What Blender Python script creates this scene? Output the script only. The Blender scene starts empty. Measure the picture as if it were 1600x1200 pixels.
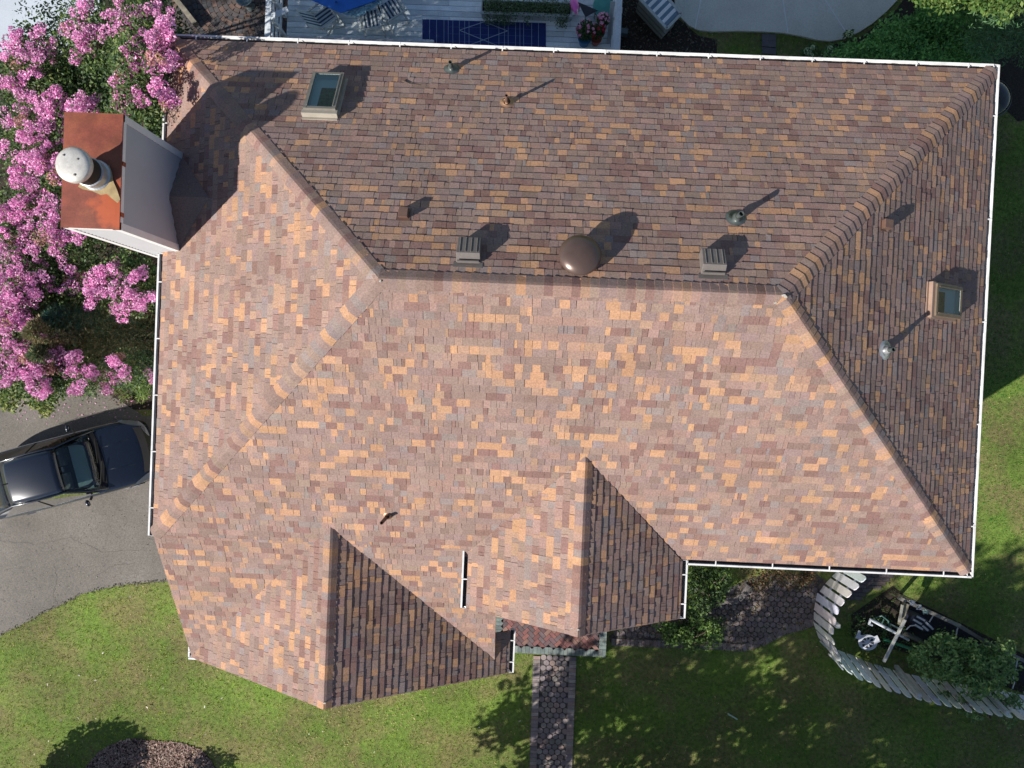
import bpy, math, random
import numpy as np
from mathutils import Matrix, Vector
random.seed(7); rng=np.random.default_rng(11)
R=math.radians
sc=bpy.context.scene
# ---------------------------------------------------------------- camera
F_PX,H=1110.0,19.7
def rotm(psi,a,b):
    cz,sz=math.cos(psi),math.sin(psi);ca,sa=math.cos(a),math.sin(a);cb,sb=math.cos(b),math.sin(b)
    return np.array([[cz,-sz,0],[sz,cz,0],[0,0,1]])@np.array([[1,0,0],[0,ca,-sa],[0,sa,ca]])@np.array([[cb,0,sb],[0,1,0],[-sb,0,cb]])
CR=rotm(.0430,-.0140,.0140)
cd=bpy.data.cameras.new("camera");cam=bpy.data.objects.new("camera",cd);sc.collection.objects.link(cam)
cd.sensor_width=36;cd.lens=F_PX/1600*36;cd.clip_end=600
mw=Matrix([list(CR[i])+[0] for i in range(3)]+[[0,0,0,1]]);mw.translation=(0,0,H);cam.matrix_world=mw
sc.camera=cam
# ---------------------------------------------------------------- sky and sun
SUN_EL,SUN_AZ=34.5,35.0           # light travels towards this azimuth
w=bpy.data.worlds.new("World");sc.world=w;w.use_nodes=True
nt=w.node_tree;bg=nt.nodes["Background"];sk=nt.nodes.new("ShaderNodeTexSky");sk.sky_type='NISHITA';sk.sun_disc=False
sk.sun_elevation=R(SUN_EL);sk.sun_rotation=R(90-(SUN_AZ+180));sk.air_density=1;sk.dust_density=.6
nt.links.new(sk.outputs[0],bg.inputs[0]);bg.inputs[1].default_value=.068
sd=bpy.data.lights.new("sun","SUN");sun=bpy.data.objects.new("sun",sd);sc.collection.objects.link(sun)
sd.energy=5.0;sd.angle=R(.55);sd.color=(1,.93,.82)
tv=Vector((math.cos(R(SUN_EL))*math.cos(R(SUN_AZ)),math.cos(R(SUN_EL))*math.sin(R(SUN_AZ)),-math.sin(R(SUN_EL))))
sun.rotation_euler=tv.to_track_quat('-Z','Y').to_euler()
vs=sc.view_settings;vs.view_transform='Standard';vs.look='None';vs.gamma=1;vs.exposure=.48
# ---------------------------------------------------------------- helpers
def ray(x,y): return CR@np.array([(x-800)/F_PX,(600-y)/F_PX,-1.0])
def at(x,y,z=0.0):
    d=ray(x,y);t=(z-H)/d[2];return np.array([0,0,H])+d*t
def A2(pts,z=0.0): return [tuple(at(x,y,z)[:2]) for x,y in pts]
def lin(c):
    return tuple(((v/255)/12.92 if v<=10.3 else ((v/255+.055)/1.055)**2.4) for v in c)
def link(o): sc.collection.objects.link(o);return o
def setp(o,label=None,cat=None,group=None,kind=None):
    if label:o['label']=label
    if cat:o['category']=cat
    if group:o['group']=group
    if kind:o['kind']=kind
    return o
def thing(name,label,cat,loc=(0,0,0),rz=0,group=None):
    o=bpy.data.objects.new(name,None);link(o);o.location=tuple(float(v) for v in loc);o.rotation_euler=(0,0,rz);o.empty_display_size=.2
    return setp(o,label,cat,group)
def attach(o,parent,local):
    if parent is not None:
        o.parent=parent
        if not local:
            m=Matrix.LocRotScale(root_of(parent).location,root_of(parent).rotation_euler,None)
            o.matrix_parent_inverse=(m if parent.type=='EMPTY' else Matrix()).inverted()
def root_of(o):
    while o.parent: o=o.parent
    return o
def mk(name,V,Fc,mat,parent=None,cols=None,smooth=False,local=False,bevel=0,label=None):
    me=bpy.data.meshes.new(name);me.from_pydata([tuple(map(float,v)) for v in V],[],Fc)
    if cols is not None:
        a=me.color_attributes.new("Col",'FLOAT_COLOR','CORNER')
        n=np.array([len(f) for f in Fc]);c=np.repeat(np.array(cols,dtype=np.float32),n,axis=0)
        a.data.foreach_set('color',np.hstack([c,np.ones((len(c),1),np.float32)]).ravel())
    me.materials.append(mat)
    if smooth: me.polygons.foreach_set('use_smooth',[True]*len(me.polygons))
    me.update();o=link(bpy.data.objects.new(name,me));attach(o,parent,local)
    if bevel:
        b=o.modifiers.new('b','BEVEL');b.width=bevel;b.segments=2;b.limit_method='ANGLE'
    if label:o['label']=label
    return o
def mkq(name,V,mat,cols,parent=None,local=False,k=4):
    """V: N x k x 3 loose polygons, cols N x 3"""
    N=len(V);me=bpy.data.meshes.new(name);me.vertices.add(N*k);me.vertices.foreach_set('co',np.asarray(V,np.float32).ravel())
    me.loops.add(N*k);me.loops.foreach_set('vertex_index',np.arange(N*k,dtype=np.int32))
    me.polygons.add(N);me.polygons.foreach_set('loop_start',np.arange(0,N*k,k,dtype=np.int32));me.polygons.foreach_set('loop_total',np.full(N,k,np.int32))
    me.update(calc_edges=True)
    a=me.color_attributes.new("Col",'FLOAT_COLOR','CORNER');c=np.repeat(np.asarray(cols,np.float32),k,axis=0)
    a.data.foreach_set('color',np.hstack([c,np.ones((len(c),1),np.float32)]).ravel())
    me.materials.append(mat);o=link(bpy.data.objects.new(name,me));attach(o,parent,local);return o
class MB:
    def __init__(s): s.v=[];s.f=[];s.c=[]
    def add(s,V,Fs,col=(1,1,1)):
        b=len(s.v);s.v+= [tuple(map(float,p)) for p in V];s.f+=[tuple(b+i for i in f) for f in Fs];s.c+=[col]*len(Fs);return s
    def box(s,c,d,rz=0,col=(1,1,1),top=1.0):
        x,y,z=[q/2 for q in d];P=[]
        ca,sa=math.cos(rz),math.sin(rz)
        for k,zz in enumerate((-z,z)):
            m=top if k else 1
            for a,b in ((-x,-y),(x,-y),(x,y),(-x,y)):
                a*=m;b*=m;P.append((c[0]+a*ca-b*sa,c[1]+a*sa+b*ca,c[2]+zz))
        return s.add(P,[(3,2,1,0),(4,5,6,7),(0,1,5,4),(1,2,6,5),(2,3,7,6),(3,0,4,7)],col)
    def beam(s,p,q,w,h,col=(1,1,1),up=(0,0,1)):
        p=Vector([float(v) for v in p]);q=Vector([float(v) for v in q]);d=(q-p).normalized();u=Vector(up)
        if abs(d.dot(u))>.98:u=Vector((1,0,0))
        a=d.cross(u).normalized();b=a.cross(d);P=[]
        for e in (p,q):
            for i,j in ((-1,-1),(1,-1),(1,1),(-1,1)):P.append(e+a*(i*w/2)+b*(j*h/2))
        return s.add(P,[(3,2,1,0),(4,5,6,7),(0,1,5,4),(1,2,6,5),(2,3,7,6),(3,0,4,7)],col)
    def tube(s,pts,rs,n=10,col=(1,1,1),cap=True):
        pts=[Vector([float(v) for v in p]) for p in pts]
        if not hasattr(rs,'__len__'):rs=[rs]*len(pts)
        V=[];Fs=[];ref=Vector((.31,.2,.93))
        for i,p in enumerate(pts):
            d=(pts[min(i+1,len(pts)-1)]-pts[max(i-1,0)]).normalized()
            a=d.cross(ref)
            if a.length<.1:a=d.cross(Vector((1,0,0)))
            a.normalize();b=d.cross(a)
            for k in range(n):
                t=2*math.pi*k/n;V.append(p+(a*math.cos(t)+b*math.sin(t))*rs[i])
        for i in range(len(pts)-1):
            for k in range(n):
                k2=(k+1)%n;Fs.append((i*n+k,i*n+k2,(i+1)*n+k2,(i+1)*n+k))
        if cap:Fs+= [tuple(range(n))[::-1],tuple((len(pts)-1)*n+k for k in range(n))]
        return s.add(V,Fs,col)
    def lathe(s,c,prof,n=24,axis=None,col=(1,1,1)):
        """prof: (r,h) pairs"""
        ax=Vector(axis or (0,0,1)).normalized();a=ax.cross(Vector((0,1,.01))).normalized();b=ax.cross(a);V=[];Fs=[]
        c=Vector([float(v) for v in c])
        for r,h in prof:
            for k in range(n):
                t=2*math.pi*k/n;V.append(c+ax*h+(a*math.cos(t)+b*math.sin(t))*max(r,.0005))
        m=len(prof)
        for i in range(m-1):
            for k in range(n):
                k2=(k+1)%n;Fs.append((i*n+k,i*n+k2,(i+1)*n+k2,(i+1)*n+k))
        Fs.append(tuple(range(n))[::-1]);Fs.append(tuple((m-1)*n+k for k in range(n)))
        return s.add(V,Fs,col)
    def prism(s,poly,z0,z1,col=(1,1,1)):
        n=len(poly);V=[(x,y,z0) for x,y in poly]+[(x,y,z1) for x,y in poly]
        Fs=[tuple(range(n))[::-1],tuple(range(n,2*n))]+[(i,(i+1)%n,n+(i+1)%n,n+i) for i in range(n)]
        return s.add(V,Fs,col)
    def build(s,name,mat,parent=None,smooth=False,local=False,bevel=0,label=None):
        return mk(name,s.v,s.f,mat,parent,s.c,smooth,local,bevel,label)
def inpoly(x,y,poly):
    r=np.zeros(len(x),bool);n=len(poly);j=n-1
    for i in range(n):
        xi,yi=poly[i];xj,yj=poly[j]
        c=((yi>y)!=(yj>y))&(x<(xj-xi)*(y-yi)/((yj-yi) or 1e-9)+xi);r^=c;j=i
    return r
def vn(x,y,s,seed=0):
    x=np.asarray(x)/s;y=np.asarray(y)/s;xi=np.floor(x);yi=np.floor(y);fx=x-xi;fy=y-yi
    h=lambda a,b:np.modf(np.abs(np.sin(a*127.1+b*311.7+seed*74.7)*43758.5453))[0]
    fx=fx*fx*(3-2*fx);fy=fy*fy*(3-2*fy)
    return (h(xi,yi)*(1-fx)+h(xi+1,yi)*fx)*(1-fy)+(h(xi,yi+1)*(1-fx)+h(xi+1,yi+1)*fx)*fy
# ---------------------------------------------------------------- materials
def M(name,col=(.5,.5,.5),rough=.7,metal=0,vcol=False,grain=None,blotch=None,bump=None,coat=0,col2=None,spec=.5,trans=0):
    m=bpy.data.materials.new(name);m.use_nodes=True;t=m.node_tree;b=t.nodes["Principled BSDF"];L=t.links.new
    b.inputs["Roughness"].default_value=rough;b.inputs["Metallic"].default_value=metal;b.inputs["Specular IOR Level"].default_value=spec
    if coat:b.inputs["Coat Weight"].default_value=coat;b.inputs["Coat Roughness"].default_value=.04
    tc=t.nodes.new("ShaderNodeTexCoord")
    def noise(sc_,det=4,ro=.6):
        n=t.nodes.new("ShaderNodeTexNoise");n.inputs["Scale"].default_value=sc_;n.inputs["Detail"].default_value=det;n.inputs["Roughness"].default_value=ro
        L(tc.outputs["Object"],n.inputs["Vector"]);return n.outputs["Fac"]
    if vcol:
        a=t.nodes.new("ShaderNodeVertexColor");a.layer_name="Col";cur=a.outputs["Color"]
    else:
        a=t.nodes.new("ShaderNodeRGB");a.outputs[0].default_value=(*col,1);cur=a.outputs[0]
    def mul(cur,fac,lo,hi):
        mr=t.nodes.new("ShaderNodeMapRange");mr.inputs["From Min"].default_value=.3;mr.inputs["From Max"].default_value=.7
        mr.inputs["To Min"].default_value=lo;mr.inputs["To Max"].default_value=hi;mr.clamp=True;L(fac,mr.inputs["Value"])
        v=t.nodes.new("ShaderNodeVectorMath");v.operation='SCALE';L(cur,v.inputs[0]);L(mr.outputs[0],v.inputs["Scale"]);return v.outputs[0]
    if col2 is not None:
        mr=t.nodes.new("ShaderNodeMapRange");mr.inputs["From Min"].default_value=.42;mr.inputs["From Max"].default_value=.6;L(noise(col2[1],6,.65),mr.inputs["Value"])
        mx=t.nodes.new("ShaderNodeMix");mx.data_type='RGBA';L(mr.outputs[0],mx.inputs[0]);L(cur,mx.inputs[6]);mx.inputs[7].default_value=(*col2[0],1);cur=mx.outputs[2]
    if blotch:cur=mul(cur,noise(blotch[0],5),1-blotch[1],1+blotch[1])
    if grain:cur=mul(cur,noise(grain[0],2,.7),1-grain[1],1+grain[1])
    L(cur,b.inputs["Base Color"])
    if bump:
        bn=t.nodes.new("ShaderNodeBump");bn.inputs["Strength"].default_value=bump[1];bn.inputs["Distance"].default_value=bump[2] if len(bump)>2 else .01
        L(noise(bump[0],3),bn.inputs["Height"]);L(bn.outputs[0],b.inputs["Normal"])
    if trans:
        tr=t.nodes.new("ShaderNodeBsdfTranslucent");L(cur,tr.inputs[0]);ms=t.nodes.new("ShaderNodeMixShader");ms.inputs[0].default_value=trans
        L(b.outputs[0],ms.inputs[1]);L(tr.outputs[0],ms.inputs[2]);L(ms.outputs[0],t.nodes["Material Output"].inputs[0])
    return m
def glassm(name,tint,refl=.04):
    m=bpy.data.materials.new(name);m.use_nodes=True;t=m.node_tree;L=t.links.new;t.nodes.remove(t.nodes["Principled BSDF"])
    tr=t.nodes.new("ShaderNodeBsdfTransparent");tr.inputs[0].default_value=(*tint,1);g=t.nodes.new("ShaderNodeBsdfGlossy");g.inputs["Roughness"].default_value=.03
    f=t.nodes.new("ShaderNodeFresnel");f.inputs[0].default_value=1.5;ad=t.nodes.new("ShaderNodeMath");ad.operation='ADD';ad.inputs[1].default_value=refl;L(f.outputs[0],ad.inputs[0])
    ms=t.nodes.new("ShaderNodeMixShader");L(ad.outputs[0],ms.inputs[0]);L(tr.outputs[0],ms.inputs[1]);L(g.outputs[0],ms.inputs[2]);L(ms.outputs[0],t.nodes["Material Output"].inputs[0]);return m
m_sh=M("shingle",vcol=True,rough=.92,grain=(38,.22),blotch=(.9,.10),bump=(60,.35,.006),spec=.2)
m_under=M("underlay",(.018,.016,.016),.9)
m_white=M("white_paint",(.85,.86,.88),.45,blotch=(3,.06),grain=(30,.04))
m_gut=M("gutter_metal",(.76,.77,.79),.4,blotch=(3.5,.22))
m_gutin=M("dark_gutter_inside",(.05,.05,.055),.8,blotch=(5,.5))  # dark grey for the back and bottom of the trough
m_side=M("siding_paint",(.47,.48,.52),.6,blotch=(1.2,.05))
m_rust=M("rusty_steel",(.20,.047,.030),.62,col2=((.25,.072,.036),1.3),blotch=(3.5,.28),grain=(40,.15),bump=(6,.15,.01))
_t=m_rust.node_tree;_L=_t.links.new;_b=_t.nodes["Principled BSDF"];_src=_b.inputs["Base Color"].links[0].from_socket
_tc=_t.nodes.new("ShaderNodeTexCoord");_n=_t.nodes.new("ShaderNodeTexNoise");_n.inputs["Scale"].default_value=3.5;_n.inputs["Detail"].default_value=6
_L(_tc.outputs["Object"],_n.inputs["Vector"]);_d=_t.nodes.new("ShaderNodeVectorMath");_d.operation='DISTANCE';_d.inputs[1].default_value=(-6.78,2.42,8.14);_L(_tc.outputs["Object"],_d.inputs[0])
_m=_t.nodes.new("ShaderNodeMath");_m.operation='MULTIPLY_ADD';_L(_n.outputs["Fac"],_m.inputs[0]);_m.inputs[1].default_value=-1.1;_L(_d.outputs["Value"],_m.inputs[2])
_r=_t.nodes.new("ShaderNodeMapRange");_r.inputs["From Min"].default_value=-.12;_r.inputs["From Max"].default_value=-.30;_r.inputs["To Max"].default_value=.7;_L(_m.outputs[0],_r.inputs["Value"])
_x=_t.nodes.new("ShaderNodeMix");_x.data_type='RGBA';_L(_r.outputs[0],_x.inputs[0]);_L(_src,_x.inputs[6]);_x.inputs[7].default_value=(.50,.10,.03,1);_L(_x.outputs[2],_b.inputs["Base Color"])
m_rustlt=M("pale_stain",(.36,.27,.14),.6,blotch=(9,.25))
m_galv=M("galvanised_metal",(.42,.44,.47),.36,metal=.5,blotch=(6,.2))
m_cap=M("weathered_white_metal",(.58,.57,.55),.42,metal=.2,blotch=(9,.16),grain=(50,.08))
m_black=M("black_gap",(.012,.012,.013),.7)
m_bronze=M("bronze_metal",(.125,.085,.075),.32,metal=.35,blotch=(5,.1))
m_brownm=M("brown_vent_metal",(.16,.095,.075),.55,blotch=(8,.15))
m_greyv=M("grey_vent_plastic",(.15,.135,.13),.6,blotch=(8,.12),grain=(60,.1))
m_lead=M("lead_flashing",(.10,.12,.12),.45,metal=.3,blotch=(12,.3))
m_copper=M("copper_flashing",(.42,.25,.16),.4,metal=.4,blotch=(12,.3))
m_skyf=M("skylight_frame_metal",(.24,.225,.20),.4,metal=.25,blotch=(6,.15))
m_skyb=M("brown_skylight_frame",(.20,.15,.11),.45,metal=.2,blotch=(6,.15))
m_tanf=M("tan_flashing",(.32,.22,.175),.4,blotch=(6,.1))
m_cream=M("cream_flashing",(.38,.35,.30),.4,blotch=(6,.1))
m_shaft=M("shaft_paint",(.75,.92,.92),.7)
m_reflgreen=M("painted_green_reflection",(.07,.13,.045),.8,blotch=(14,.8),grain=(40,.5))  # green reflection in the skylight glass, put into the colour
m_sglass=glassm("skylight_glass",(.84,.92,.88),.0)
m_leaf=M("leaf",vcol=True,rough=.55,trans=.22,spec=.35)
m_pet=M("petal",vcol=True,rough=.7,trans=.25,spec=.2)
m_grass=M("grass_blade",vcol=True,rough=.7,trans=.25,spec=.2)
m_bark=M("bark",(.13,.095,.07),.9,blotch=(12,.3),bump=(30,.5,.01))
m_soil=M("soil",(.035,.026,.02),.95,blotch=(1.2,.35),grain=(22,.5),bump=(40,.6,.02))
m_mulch=M("mulch",vcol=True,rough=.95)
m_asph=M("asphalt",(.165,.152,.140),.9,blotch=(.5,.22),grain=(40,.34),bump=(120,.3,.006))
m_conc=M("concrete",(.62,.62,.56),.85,blotch=(.9,.12),grain=(35,.14))
m_brick=M("paver",vcol=True,rough=.9,blotch=(7,.2),grain=(50,.18))
m_deck=M("painted_board",vcol=True,rough=.6,blotch=(2.2,.14),grain=(28,.1))
m_wood=M("weathered_wood",(.22,.20,.16),.8,blotch=(6,.25),grain=(40,.2))
m_col=M("coloured_paint",vcol=True,rough=.5,blotch=(8,.08))
m_cloth=M("cloth",vcol=True,rough=.85,blotch=(5,.12))
m_carglass2=glassm("tinted_side_glass",(.16,.19,.18),.05)
m_paint=M("car_paint",(.007,.012,.026),.24,metal=.3,coat=1.0,spec=.6)
m_carglass=glassm("car_glass",(.80,.88,.90),.02)
m_plast=M("black_plastic",(.006,.006,.007),.35,spec=.3)
m_int=M("car_interior",vcol=True,rough=.8)
m_tyre=M("tyre",(.02,.02,.02),.85)
m_chrome=M("bright_trim",(.75,.76,.78),.15,metal=1)
m_ground=M("lawn_soil",(.12,.19,.03),.95,col2=((.17,.16,.06),.8),blotch=(.35,.3),grain=(9,.35),bump=(30,.6,.03))
m_seal=M("sealant",(.50,.48,.44),.5,blotch=(40,.2))
m_leafglass=glassm("clear_cover",(.62,.66,.66),.06)
# ---------------------------------------------------------------- roof geometry
E=5.8
xL,xR,yT,yB=-7.178,8.869,6.285,-3.525
P1,P2=.5946,.5842
hd=(yT-yB)/2;ym=(yT+yB)/2;zR=E+P1*hd
xA,yC=-3.570,-6.664;zC=E-P1*(yB-yC);zA=zC+P2*(xA-xL);yA=yB+(zA-E)/P1;xA2=2*xA-xL
xB,wB,yBf=1.194,2.142,-4.646;zB=E+P2*wB;yBr=yB+(zB-E)/P1
XCUT=-.33
EX=hd*math.sqrt(1+P1*P1)/38.5
PAL=[((.262,.196,.180),24),((.285,.214,.186),20),((.315,.218,.188),18),((.236,.152,.136),13),((.445,.275,.175),12),((.256,.216,.208),6),((.365,.246,.182),8),((.245,.180,.158),6)]
PC=[p for p,_ in PAL];PW=np.array([q for _,q in PAL],float);PW/=PW.sum()
PC=[(a*.99,b*.945,c*.945) for a,b,c in PC]
def pick():
    c=np.array(PC[rng.choice(len(PC),p=PW)]);return tuple(c*rng.uniform(.9,1.1)*np.array([1,rng.uniform(.98,1.02),rng.uniform(.96,1.04)]))
def clip(poly,cp):
    out=poly;n=len(cp)
    for i in range(n):
        a=cp[i];b=cp[(i+1)%n];ins=lambda p:(b[0]-a[0])*(p[1]-a[1])-(b[1]-a[1])*(p[0]-a[0])>=-1e-9
        if not out:return []
        inp=out;out=[];s_=inp[-1]
        for e_ in inp:
            if ins(e_)!=ins(s_):
                dx=(e_[0]-s_[0],e_[1]-s_[1]);den=(b[0]-a[0])*dx[1]-(b[1]-a[1])*dx[0]
                t=-((b[0]-a[0])*(s_[1]-a[1])-(b[1]-a[1])*(s_[0]-a[0]))/(den or 1e-12)
                out.append((s_[0]+dx[0]*t,s_[1]+dx[1]*t))
            if ins(e_):out.append(e_)
            s_=e_
    return out
roofmb=MB();undermb=MB()
def slope(poly,O,D,pitch,seed,wave=.006):
    """poly in world xy (ccw), O point on eave (x,y,z), D horizontal upslope dir"""
    r=random.Random(seed)
    s_=math.sqrt(1+pitch*pitch);U=np.array([D[1],-D[0],0.]);V=np.array([D[0],D[1],pitch])/s_;N=np.cross(U,V);O=np.array(O,float)
    if N[2]<0:N=-N
    uv=[(((x-O[0])*U[0]+(y-O[1])*U[1]),((x-O[0])*D[0]+(y-O[1])*D[1])*s_) for x,y in poly]
    ar=sum(uv[i][0]*uv[(i+1)%len(uv)][1]-uv[(i+1)%len(uv)][0]*uv[i][1] for i in range(len(uv)))
    if ar<0:uv=uv[::-1]
    W=lambda u,v,h:O+U*u+V*v+N*h
    undermb.add([W(u,v,-.004) for u,v in uv],[tuple(range(len(uv)))])
    undermb.add([W(u,v,-.035) for u,v in uv],[tuple(range(len(uv)))[::-1]])
    u0=min(p[0] for p in uv);u1=max(p[0] for p in uv);v0=min(p[1] for p in uv);v1=max(p[1] for p in uv)
    for k in range(math.floor(v0/EX+1e-6),math.ceil(v1/EX)):
        a=k*EX;b=a+EX;u=u0-r.uniform(0,.3);prev=None
        while u<u1:
            wd=r.choice((.06,.085,.10,.12,.14,.16,.19,.24))*r.uniform(.9,1.12)
            t=r.choice((.009,.012,.016));g=r.choice((.0034,.0030,.0006,.0002))
            jit=r.uniform(-.004,.004)
            sk_=r.uniform(-.008,.008)
            q=clip([(u+g,a+jit),(u+wd-g,a+jit),(u+wd-g+sk_*.5,b),(u+g+sk_*.5,b)],uv)
            if len(q)>2:
                hh=lambda p:max(0,t*(1-(p[1]-a)/EX))+.001
                V3=[W(p[0],p[1],hh(p)) for p in q];n=len(q)
                c=prev if (prev is not None and r.random()<.15) else pick();prev=c
                roofmb.add(V3,[tuple(range(n))],c)
                for i in range(n):
                    p,p2=q[i],q[(i+1)%n]
                    if hh(p)+hh(p2)>.004:
                        roofmb.add([W(p[0],p[1],hh(p)),W(p2[0],p2[1],hh(p2)),W(p2[0],p2[1],-.004),W(p[0],p[1],-.004)],[(3,2,1,0)],c)
            u+=wd
ov=.05   # shingles stop short of the gutter's outer line
x0,x1,y0,y1=xL+ov,xR-ov,yB+ov,yT-ov
zo=E+P1*ov
aL=(xL+hd,ym);aR=(xR-hd,ym)
slope([(x0,yB+ov),(x1,y0),aR,aL],(x0,yB,E),(0,1),P1,1)
slope([(x0,y1),aL,aR,(x1,y1)],(x0,y1,zo),(0,-1),P1,2)
slope([(x0,y0),aL,(x0,y1)],(x0,ym,zo),(1,0),P1,3)
slope([(x1,y0),(x1,y1),aR],(x1,ym,zo),(-1,0),P1,4)
# lower run of the front slope on both sides of the left gable
xi=xL+(yB+ov-yC)*(xA-xL)/(yA-yC)
slope([(x0,yC+ov),(xi,yB+ov),(x0,yB+ov)],(x0,yB,E),(0,1),P1,5)
xj=2*xA-xi
yk=yC+(xA2-XCUT)*(yA-yC)/(xA2-xA)
slope([(XCUT,yk),(XCUT,yB+ov),(xj,yB+ov)],(x0,yB,E),(0,1),P1,6)
# gables
slope([(x0,yC),(xA,yC),(xA,yA),(x0,yC+ov)],(x0,yC,zC+P2*ov),(1,0),P2,7)
slope([(XCUT,yC),(XCUT,yk),(xA,yA),(xA,yC)],(xA2,yC,zC),(-1,0),P2,8)
slope([(xA2-.05,yC),(xA2-.05,-5.72),(XCUT,-5.72),(XCUT,yC)],(xA2,yC,zC),(-1,0),P2,9)
slope([(xB-wB+.05,yBf),(xB,yBf),(xB,yBr),(xB-wB+.05,yB)],(xB-wB,yB,E),(1,0),P2,10)
slope([(xB+wB-.05,yBf),(xB+wB-.05,yB),(xB,yBr),(xB,yBf)],(xB+wB,yB,E),(-1,0),P2,11)
house=thing("house","house with a mottled brown and tan shingle hip roof, two front gables and rusty chimney","house",(0,0,0))
roof=roofmb.build("roof",m_sh,house)
undermb.build("roof_deck",m_under,house)
# ridge and hip caps
def cap(Pl,Pu,n1,n2,seed,wd=.155,ex=.142):
    r=random.Random(seed);Pl=Vector(Pl);Pu=Vector(Pu);d=(Pu-Pl).normalized();Lg=(Pu-Pl).length
    n1=Vector(n1).normalized();n2=Vector(n2).normalized()
    s1=d.cross(n1).normalized();s2=d.cross(n2).normalized()
    # s1 must run down plane 1
    if s1.z>0:s1=-s1
    if s2.z>0:s2=-s2
    if (s1-s2).length<.2:s2=-s2
    up=(n1+n2).normalized();mb=MB();k=0
    while k*ex<Lg:
        ww=wd*r.uniform(.96,1.05);c=pick();V=[]
        for end,(t,h) in enumerate(((k*ex,.022),(min(k*ex+ex+.01,Lg),.010))):
            b=Pl+d*t
            prof=[b+s1*ww+n1*h,b+s1*ww*.5+n1*(h+.004),b+s1*.04+n1*(h+.006),b+up*(h+.004),b+s2*.04+n2*(h+.006),b+s2*ww*.5+n2*(h+.004),b+s2*ww+n2*h]
            V+=prof
        V+=[Pl+d*(k*ex)+s1*ww,Pl+d*(k*ex)+s1*.04,Pl+d*(k*ex),Pl+d*(k*ex)+s2*.04,Pl+d*(k*ex)+s2*ww]
        Fs=[(i,i+1,8+i,7+i) for i in range(6)]
        Fs+=[(0,14,15,2,1),(2,15,16,3),(3,16,17,4),(4,17,18,6,5)]
        e1=Pl+d*min(k*ex+ex,Lg)+s1*ww;V+=[e1,Pl+d*min(k*ex+ex,Lg)+s2*ww];Fs+=[(0,7,19,14),(6,18,20,13)]
        mb.add(V,Fs,c);k+=1
    o=mb.build("ridge_cap",m_sh,roof,local=True)
    return o
nF=(0,-P1,1);nK=(0,P1,1);nL=(-P1,0,1);nR=(P1,0,1);nl=(-P2,0,1);nr=(P2,0,1)
AL=(xL+hd,ym,zR);AR=(xR-hd,ym,zR)
cap((x0,y0,zo),AL,nF,nL,1);cap((x0,y1,zo),AL,nK,nL,2);cap((x1,y0,zo),AR,nF,nR,3);cap((x1,y1,zo),AR,nK,nR,4,wd=.17,ex=.15)
cap(AL,AR,nK,nF,5,wd=.17);cap((xA,yC,zA),(xA,yA,zA),nl,nr,6);cap((xB,yBf,zB),(xB,yBr,zB),nl,nr,7)
# sealant dabs at the cap ends
r=random.Random(3)
for P_,s_ in (((xB,yBf+.13,zB+.03),.05),((xB-.12,yBf+.12,zB-.04),.04),((xA+.02,yC+.12,zA+.03),.06),((AR[0]-.0,ym-.03,zR+.032),.09),((AR[0]-.12,ym-.12,zR-.035),.05),((AL[0]+.02,ym-.04,zR+.03),.05)):
    mb=MB()
    for q in range(3):
        s_*=.8;c=Vector(P_)+Vector((r.uniform(-s_,s_)*.5,r.uniform(-s_,s_)*.5,0));n=7;a0=r.uniform(0,6)
        pts=[(c.x+math.cos(a0+i*6.283/n)*s_*.45*r.uniform(.5,1.2),c.y+math.sin(a0+i*6.283/n)*s_*.35*r.uniform(.5,1.2)) for i in range(n)]
        mb.prism(pts,c.z-.01,c.z+.004+q*.001)
    mb.build("sealant",m_seal,roof,local=True)
# ---------------------------------------------------------------- gutters
def gutter(a,b,out,z,hang=.95,gw=.115,gh=.10,ends=True):
    a=Vector((a[0],a[1],z));b=Vector((b[0],b[1],z));d=(b-a).normalized();o=Vector((out[0],out[1],0));up=Vector((0,0,1));mb=MB()
    prof=[(0,0),(0,-gh),(gw*.75,-gh),(gw,-gh*.35),(gw,.0),(gw-.034,.0),(gw-.034,-.008),(gw-.006,-.012),(gw-.006,-gh*.35),(gw*.73,-gh+.005),(.005,-gh+.005),(.005,0)]
    V=[];n=len(prof)
    for e_ in (a,b):
        for q,h in prof:V.append(e_+o*q+up*h)
    Fs=[(i,(i+1)%n,n+(i+1)%n,n+i) for i in range(n)]
    mb.add(V,Fs)
    for e_,sg in ((a,1),(b,-1)):
        if ends:
            V=[e_+o*q+up*h for q,h in prof[:5]];V2=[v+d*sg*.006 for v in V];m=5
            mb.add(V+V2,[tuple(range(m)),tuple(range(m,2*m))[::-1]]+[(i,(i+1)%m,m+(i+1)%m,m+i) for i in range(m)])
    L=(b-a).length;k=max(1,int(L/hang));
    for i in range(k):
        p=a+d*(L*(i+.5)/k);mb.beam(p+o*(-.03)+up*.004,p+o*(gw-.003)+up*.004,.022,.006)
    g_=mb.build("gutter",m_gut,house);q=MB()
    for (q0,h0),(q1,h1) in (((.007,-.004),(.007,-gh+.008)),((.007,-gh+.008),(gw*.72,-gh+.008))):
        V=[a+o*q0+up*h0,b+o*q0+up*h0,b+o*q1+up*h1,a+o*q1+up*h1];q.add(V,[(0,1,2,3)])
    q.build("gutter_inside",m_gutin,g_,local=True);return g_
gz=E+.02
gutter((xL+.04,y1+.0),(xR-.04,y1),(0,1),gz+.0)
gutter((x1,yB-.05),(x1,yT+.06),(1,0),gz,1.9)
gutter((xB+wB+.05,y0),(xR+.04,y0),(0,-1),gz,.93)
gutter((x0,yB+.02),(x0,2.06),(-1,0),gz,1.05);gutter((x0,4.03),(x0,yT+.06),(-1,0),gz,1.0)
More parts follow.
